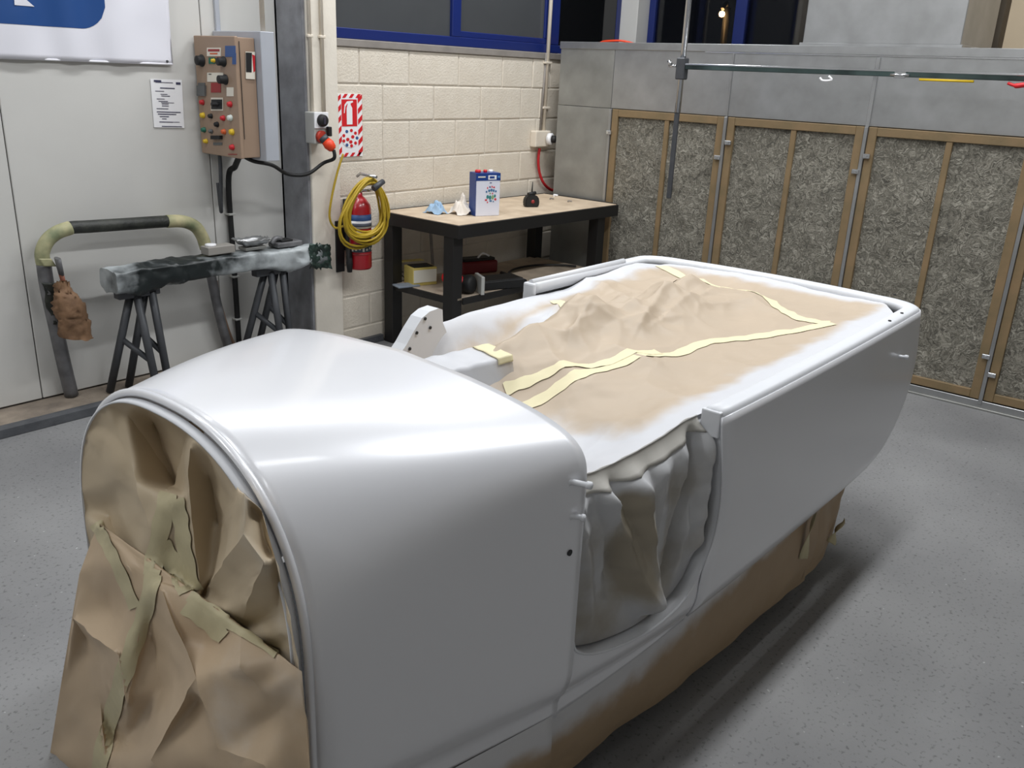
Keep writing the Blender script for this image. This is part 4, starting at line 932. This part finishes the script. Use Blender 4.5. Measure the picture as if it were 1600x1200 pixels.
for u, z, wd, hh, k in [(.105, .215, .016, .005, 'n'), (.10, .188, .010, .012, 'n'), (.115, .190, .010, .012, 'r'), (.13, .186, .014, .010, 'r'), (.083, .182, .008, .014, 'r'), (.095, .165, .016, .018, 'b'), (.112, .168, .016, .02, 'b'), (.128, .165, .014, .018, 'b'), (.076, .158, .012, .014, 'b'), (.144, .16, .012, .014, 'b'), (.085, .125, .018, .026, 't'), (.103, .120, .018, .03, 't'), (.122, .122, .018, .03, 'g'), (.138, .13, .014, .02, 't'), (.074, .105, .018, .012, 'r'), (.142, .108, .016, .016, 'r'), (.108, .098, .02, .012, 'b'), (.085, .09, .008, .012, 'r'), (.128, .094, .008, .01, 'b'), (.103, .147, .012, .010, 'g'), (.12, .146, .010, .010, 'r')]:
    b = MB(); b.prism([TP(u+wd/2*math.cos(j*math.pi/4), -.0006, z+hh/2*math.sin(j*math.pi/4)) for j in range(8)], (TP(0, -.0014, 0)-TP(0, 0, 0))); b.build('print_mark', PR[k], t)
for u, m, r in ((.032, M_SRED, .02), (.085, M_SRED, .013), (.125, M_WHITE, .016)): MB().lathe([(r, 0), (r, .012), (r*.8, .018), (.0005, .018)], TP(u, .045, th+.001), n=12).build('cap', m, t)
# rags
def rag(name, label, m, c, sx, sy, hgt, sd):
    b = MB()
    def f(u, v):
        x, y = (u-.5)*2, (v-.5)*2; r = math.hypot(x, y)
        z = hgt*max(0, 1-r*.9)**.7*(1+.7*nz((x*1.3+sd, y*1.3, sd), 1.6))+hgt*.35*(1-abs(nz((x*1.2+sd, y*1.2, 2), 2))*2.2)*max(0, 1.25-r)
        return Vector((c.x+x*sx*(1+.25*nz((x, y, sd), 2)), c.y+y*sy*(1+.25*nz((x, y, sd+3), 2)), c.z+max(.002, z)))
    b.grid(f, 26, 26); setp(b.build(name, m), label, 'rag')
rag('rag', 'crumpled light blue rag on the workbench', flat('rag_blue', 150, 178, 204, .8), onZ(681, 333, BZ)+Vector((0, 0, .001)), .055, .07, .075, 2.1)
rag('rag', 'crumpled white rag beside the paint tin', flat('rag_white', 228, 220, 210, .8), onZ(720, 334, BZ)+Vector((0, 0, .001)), .065, .075, .09, 5.3)
# small black tool with spout
c = onZ(830, 323, BZ); t = thing('hand_tool', 'small rounded black tool with a thin upright spike on the bench', 'tool', c)
dv = Vector((math.cos(-.55), math.sin(-.55), 0)); dn = Vector((-dv.y, dv.x, 0))
op = [(-.052, 0), (.045, 0), (.05, .012), (.052, .045), (.042, .072), (.02, .085), (-.02, .086), (-.046, .07), (-.056, .04)]
b = MB(); b.prism([c+dv*x+Vector((0, 0, z+.0005))-dn*.03 for x, z in op], dn*.06); bmesh.ops.bevel(b.bm, geom=list(b.bm.edges), offset=.006, segments=2, affect='EDGES'); b.build('case', M_BLK2, t)
MB().lathe([(.013, 0), (.012, .004), (.0005, .004)], c-dn*.03+Vector((0, 0, .04)), -dn, 14).build('badge', C['redl'], t)
MB().rod(c+Vector((0, 0, .084)), c+Vector((.004, 0, .175)), .006, .003).build('spike', M_BLK2, t)
MB().tube([c+Vector((-.03, .01, .088)), c+Vector((.03, -.01, .096))], .013, 8).build('catch', M_BLK2, t)
# scraps on bench
for k, (px, py) in enumerate(((868, 307), (862, 312), (890, 316))):
    c = onZ(px, py, BZ); b = MB(); b.tube(smooth_path([c+Vector((-.02, 0, .006)), c+Vector((0, .012, .010)), c+Vector((.02, -.006, .006))], 4), .005 if k else .009, 6)
    setp(b.build('bench_scrap', M_WHITE if k == 0 else M_SILL), ['white crumpled scrap at the far corner of the bench top', 'small curled grey shaving on the bench top', 'tiny grey chip near the right end of the bench top'][k], 'scrap')
# shelf things
def S0(px, py): return onZ(px, py, SZ)
c = S0(668, 449); t = thing('carton', 'open yellow and white carton on the lower shelf', 'box', c)
def obx(c, dx, dy, dz, an, nm, m, par, z0=0., bev=.003, ox=0, oy=0):
    ca, sa = math.cos(an), math.sin(an); q = lambda x, y, z: Vector((c.x+(x+ox)*ca-(y+oy)*sa, c.y+(x+ox)*sa+(y+oy)*ca, c.z+z0+z))
    b = MB(); b.hexa([q(-dx, -dy, 0), q(dx, -dy, 0), q(dx, dy, 0), q(-dx, dy, 0), q(-dx, -dy, dz), q(dx, -dy, dz), q(dx, dy, dz), q(-dx, dy, dz)])
    bmesh.ops.bevel(b.bm, geom=list(b.bm.edges), offset=bev, segments=1, affect='EDGES'); return b.build(nm, m, par)
M_CARD = flat('carton_yellow', 206, 186, 104); M_CARW = flat('carton_white', 228, 226, 214)
c = c+Vector((.05, .12, 0))
obx(c, .09, .07, .12, -.3, 'carton_body', M_CARD, t); obx(c, .085, .002, .085, -.3, 'front_label', M_CARW, t, .022, .0005, 0, -.0715); obx(c, .075, .055, .004, -.3, 'flap', M_BLK2, t, .121)
obx(c, .09, .03, .003, -.3, 'open_flap', M_CARD, t, .135, .0005, -.02, .11)
c = S0(652, 438)+Vector((0, .06, 0)); t = thing('sanding_mask', 'white cup mask lying behind the carton on the lower shelf', 'mask', c)
MB().lathe([(.055, 0), (.056, .004), (.05, .025), (.035, .045), (.0005, .056)], c, (-.3, -.3, 1), 18).build('cup', M_WHITE, t); MB().tube(smooth_path([c+Vector((-.05, 0, .01)), c+Vector((-.09, .03, .05)), c+Vector((-.02, .06, .04))], 5), .004).build('strap', M_DGREY, t)
c = S0(640, 446)+Vector((-.03, .0, 0)); setp(obx(c, .08, .05, .012, -.3, 'folded_sheet', flat('blue_grey_sheet', 130, 140, 152), None), 'flat blue grey folded sheet under the mask on the lower shelf', 'sheet')
c = S0(730, 460)+Vector((.02, .02, 0)); t = thing('angle_grinder', 'red and black power tool on the lower shelf behind the bench leg', 'power tool', c)
MB().lathe([(.0005, -.05), (.05, -.045), (.06, -.02), (.06, .03), (.05, .045), (.0005, .05)], c+Vector((0, 0, .062)), (.3, -1, .1), 20).build('guard', M_BLK2, t)
MB().tube(smooth_path([c+Vector((-.03, .02, .07)), c+Vector((-.06, .06, .1)), c+Vector((-.07, .14, .09))], 5), [.04]*6+[.032]*5).build('handle', M_SRED, t)
obx(c, .012, .07, .12, -.5, 'grey_plate', M_PGREY, t, 0, .003, .085, 0)
c = S0(775, 452)+Vector((.06, .05, 0)); t = thing('tool_case', 'flat black tool case on the lower shelf', 'case', c)
obx(c, .17, .085, .06, -.30, 'case', M_BLK2, t, 0, .006); obx(c, .165, .08, .006, -.30, 'lid', M_BLACK, t, .06)
c = S0(748, 430)+Vector((.06, .08, 0)); t = thing('tool_bag', 'dark red and black tool bag behind the case on the lower shelf', 'tool bag', c)
obx(c, .15, .06, .09, -.3, 'bag', flat('bag_maroon', 110, 22, 30), t, 0, .012); obx(c, .13, .05, .02, -.3, 'flap', M_BLK2, t, .09, .006); MB().tube(smooth_path([c+Vector((-.02, -.03, .112)), c+Vector((.03, -.03, .14)), c+Vector((.08, -.05, .118))], 5), .007).build('white_strap', M_WHITE, t)
c = S0(800, 440); t = thing('hose_loop', 'thin black hose lying in an arc on the lower shelf', 'hose', S0(850, 425))
MB().tube(smooth_path([S0(790, 438)+Vector((0, 0, .014)), S0(800, 425)+Vector((0, 0, .014)), S0(830, 418)+Vector((0, 0, .014)), S0(870, 417)+Vector((0, 0, .014)), S0(900, 419)+Vector((0, 0, .014))], 6), .008).build('hose', M_BLK2, t)
MB().tube([S0(783, 430)+Vector((0, 0, .018)), S0(820, 444)+Vector((0, 0, .018))], [.012, .018]).build('hose_end', M_BLK2, t)
c = onZ(645, 500, 0)+Vector((.12, .2, 0)); t = thing('red_pouch', 'small dark red pouch standing on the floor under the bench', 'pouch', c)
b = MB(); b.lathe([(.06, 0), (.08, .02), (.085, .10), (.06, .17), (.05, .19), (.0005, .19)], c, n=14)
for v in b.bm.verts: v.co += Vector((nz(v.co, 12), nz(v.co+Vector((5, 0, 0)), 12), 0))*.012
b.build('pouch', flat('pouch_red', 140, 24, 44), t); MB().tube([c+Vector((-.04, -.05, .175)), c+Vector((.05, -.05, .175))], .012).build('cord_stop', M_BLK2, t)
c = S0(700, 415)+Vector((0, .15, 0)); x = onY(679, 400, 4.36)
setp(MB().rod((x.x, 4.37, SZ), (x.x-.005, 4.40, SZ+.33), .011).build('stick', M_SILL), 'thin grey stick leaning on the block wall at the back of the shelf', 'stick')

# ================================================================== left: hoop, trestles, beam
t = thing('tube_hoop', 'bent grey tube hoop with taped top leaning on the panel wall', 'hoop', (1.9, 4.66, LZ))
def hp(px, py): 
    k = max(0, min(1, (612-py)/260)); return onY(px, py, lerp(4.672, 4.60, k))
Lg = [hp(111, 611), hp(98, 560), hp(86, 505), hp(74, 450), hp(68, 410)]
MB().tube(smooth_path([Vector((Lg[0].x, 4.672, LZ+.004))]+Lg[1:], 5), .036, 14).build('leg', M_TUBE, t)
Rg = [hp(322, 385), hp(328, 420), hp(338, 470), hp(350, 520)]; f0 = Vector((Rg[-1].x+.06, 4.675, LZ+.004))
MB().tube(smooth_path(Rg+[f0], 5), .028, 14).build('leg', M_TUBE, t)
MB().tube(smooth_path([f0+Vector((.05, .005, 0)), hp(360, 520)+Vector((0, 0.02, 0)), hp(345, 470)+Vector((0, .02, 0)), hp(340, 440)+Vector((0, .02, 0))], 5), .012, 10).build('brace', flat('rusty_rod', 120, 96, 80), t)
top = [hp(68, 412), hp(66, 395), hp(74, 376), hp(90, 363), hp(110, 356), hp(140, 354), hp(200, 350), hp(260, 346), hp(285, 346), hp(305, 354), hp(316, 370), hp(322, 388)]
MB().tube(smooth_path(top, 6), .033, 14).build('top_bend', M_HOOP, t)
MB().tube(smooth_path(top[:5], 6), .0355, 14).build('tape_wrap', M_HTAPE, t); MB().tube(smooth_path(top[7:], 6), .0355, 14).build('tape_wrap', M_HTAPE, t)
b = MB(); b.grid(lambda u, v: hp(lerp(54, 74, u)+8*v, lerp(402, 414, v))+Vector((0, -.042, 0)), 6, 6); b.solid(.004); b.build('tape_end', M_HTAPE, t)
b = MB(); b.grid(lambda u, v: hp(lerp(74, 92, v)+lerp(-14, 10, u)+3*math.sin(v*9), lerp(440, 505, v))+Vector((0, -.038+.02*abs(u-.5)+.01*nz((u*4, v*6, 0), 1.5), 0)), 8, 18); b.solid(.003); b.build('torn_wrap', M_HOOP, t)
# brush hanging + bag
pb = [hp(80, 402), hp(88, 430), hp(92, 445)]
t = thing('paint_brush', 'old brush with stained handle tucked behind the hoop leg', 'brush', pb[-1])
MB().tube([p+Vector((0, -.07, 0)) for p in (hp(80, 400), hp(86, 425))], [.03, .026], 8, flat=.4).build('bristles', M_TUBE, t); MB().tube([p+Vector((0, -.07, 0)) for p in (hp(86, 425), hp(93, 452))], [.022, .016], 8, flat=.5).build('handle', flat('brush_handle', 120, 66, 44), t)
b = MB()
def bag(u, v):
    yl = lerp(440, 525, v); xc = lerp(98, 120, v); hw = lerp(10, 24, sstep(0, .55, v)); a = u*2*math.pi
    p = onY(xc+hw*math.cos(a), yl+3*math.sin(v*14), 4.60-.085); d = .045*sstep(0, .5, v)+.012
    r = .014*nz((math.cos(a)*1.5, math.sin(a)*1.5, v*5), 2)+.008*nz((math.cos(a)*1.5, math.sin(a)*1.5, v*5), 5)
    return Vector((p.x+r*1.5*math.cos(a), p.y-d*math.sin(a)+r, p.z+r*.6))
b.grid(bag, 28, 26)
bt = [bag(k/28, 1) for k in range(28)]; b.bm.faces.new([b.bm.verts.new(p) for p in bt])
setp(b.build('paper_bag', M_BAG), 'crumpled brown paper bag hanging from the hoop leg', 'bag')
# trestles
def trestle(label, dx, dz=0):
    def q(p): return Vector((p.x+dx, p.y, p.z))
    T0 = Vector((2.205, 4.44, .60)); t = thing('trestle', label, 'trestle', (2.25+dx, 4.42, 0), 'grey steel trestles under the wrapped beam')
    A = Vector((2.084, 4.584, LZ+.003)); B = Vector((2.20, 4.60, LZ+.003)); Cc = onZ(250, 627, .003); D = onZ(267, 617, .003)
    tops = {'A': Vector((2.19, 4.44, .62)), 'B': Vector((2.27, 4.44, .62)), 'C': Vector((2.20, 4.40, .62)), 'D': Vector((2.285, 4.40, .62))}
    for k, f in (('A', A), ('B', B), ('C', Cc), ('D', D)):
        f = Vector(f); MB().rod(q(f), q(tops[k]), .021, n=12).build('leg', M_DGREY, t)
    at = lambda k, f, z: f.lerp(tops[k], (z-f.z)/(tops[k].z-f.z))
    for (k1, f1, k2, f2, za, zb_) in (('A', A, 'C', Cc, .36, .24), ('B', B, 'D', D, .39, .26)): MB().rod(q(at(k1, f1, za)), q(at(k2, f2, zb_)), .016, n=10).build('cross_bar', M_DGREY, t)
    MB().box(q(Vector((2.10, 4.39, .60))), q(Vector((2.33, 4.45, .645))), .006).build('head', M_DGREY, t)
    return t
trestle('grey steel trestle under the left end of the wrapped beam', 0); trestle('grey steel trestle under the right end of the wrapped beam', .835)
# wrapped beam
def beam(u, v):
    X = lerp(2.07, 3.40, u); a = v*2*math.pi; hy, hz = .085, lerp(.056, .05, u)
    ca, sa = math.cos(a), math.sin(a); k = 5.5
    y = math.copysign(abs(ca)**(2/k), ca)*hy; z = math.copysign(abs(sa)**(2/k), sa)*hz
    zc = lerp(.705, .688, u)+.012*math.sin(u*math.pi)
    e = (.012*nz((X*2, y*4, z*5), 2.6)+.018*(.4-crump(X*1.2+y, z*2+y, 9, 4.4)))*(1.3 if u < .3 or u > .8 else .55)
    sag = -.035*math.exp(-((u-.10)/.07)**2)*(sa < -.3)*abs(sa)-.03*math.exp(-((u-.80)/.06)**2)*(sa < -.3)*abs(sa)
    return Vector((X, 4.42+y+e*ca, zc+z+e*sa+sag))
b = MB(); b.grid(beam, 130, 48)
for u in (0, 1):
    vs = [b.bm.verts.new(beam(u, k/48)) for k in range(48)]; b.bm.faces.new(vs)
_r = [n for n in M_WRAP.node_tree.nodes if n.type == 'VALTORGB'][0].color_ramp; _r.elements[0].position = .44; _r.elements[1].position = .60
bmn = b.build('wrapped_beam', M_WRAP); setp(bmn, 'long beam wrapped in dark oversprayed plastic lying across the trestles', 'beam')
# ragged right end
c = beam(1, .0); b = MB(); b.grid(lambda u, v: Vector((3.27+.16*u, 4.335+.02*nz((u*5, v*5, 0), 1.5)-.006, lerp(.77, .62, v)+.018*nz((u*9, v*2, 3), 1.4)-.02*u)), 14, 14); b.solid(.004); b.build('torn_end', mat('dark_green_plastic', srgb(52, 74, 66), .4, col2=srgb(14, 20, 18), scale=12), bmn)
# things on the beam
def bz(x, y=4.42): return .705+.065-.013*(x-2.07)/1.33+.012*math.sin((x-2.07)/1.33*math.pi)
q = onY(340, 400, 4.42); x = q.x; zt = bz(x)-.004
t = thing('metal_block', 'grey metal block with a ring lying on the wrapped beam', 'block', (x, 4.41, zt))
MB().box((x-.085, 4.37, zt), (x+.085, 4.45, zt+.045), .004).build('block', flat('grey_block', 146, 142, 136), t); MB().lathe([(.018, 0), (.03, 0), (.03, .012), (.018, .012)], (x-.045, 4.41, zt+.045), n=18).build('ring', M_WHITE, t)
x = onY(395, 395, 4.42).x; zt = bz(x)-.006
t = thing('foil_tray', 'shiny crumpled foil tray on the wrapped beam', 'tray', (x, 4.42, zt))
b = MB(); b.grid(lambda u, v: Vector((x-.10+.2*u, 4.36+.12*v, zt+.02+.04*(max(abs(2*u-1), abs(2*v-1))**3)+.012*nz((u*5, v*5, 2), 1.5))), 16, 12); b.solid(.003); b.build('tray', M_GALV, t); MB().box((x-.07, 4.38, zt), (x+.07, 4.46, zt+.018), .004).build('base', M_GALVD, t)
x = onY(440, 390, 4.42).x; zt = bz(x)-.008
t = thing('grey_bracket', 'grey bracket plate lying at the right end of the wrapped beam', 'bracket', (x, 4.42, zt))
MB().box((x-.06, 4.37, zt), (x+.12, 4.47, zt+.03), .006).build('plate', M_TUBE, t); MB().box((x-.02, 4.385, zt+.03), (x+.06, 4.455, zt+.042), .003).build('recess', M_BLK2, t); MB().tube(smooth_path([(x-.07, 4.42, zt+.02), (x-.04, 4.42, zt+.05), (x, 4.42, zt+.045)], 4), .016).build('lug', M_TUBE, t)
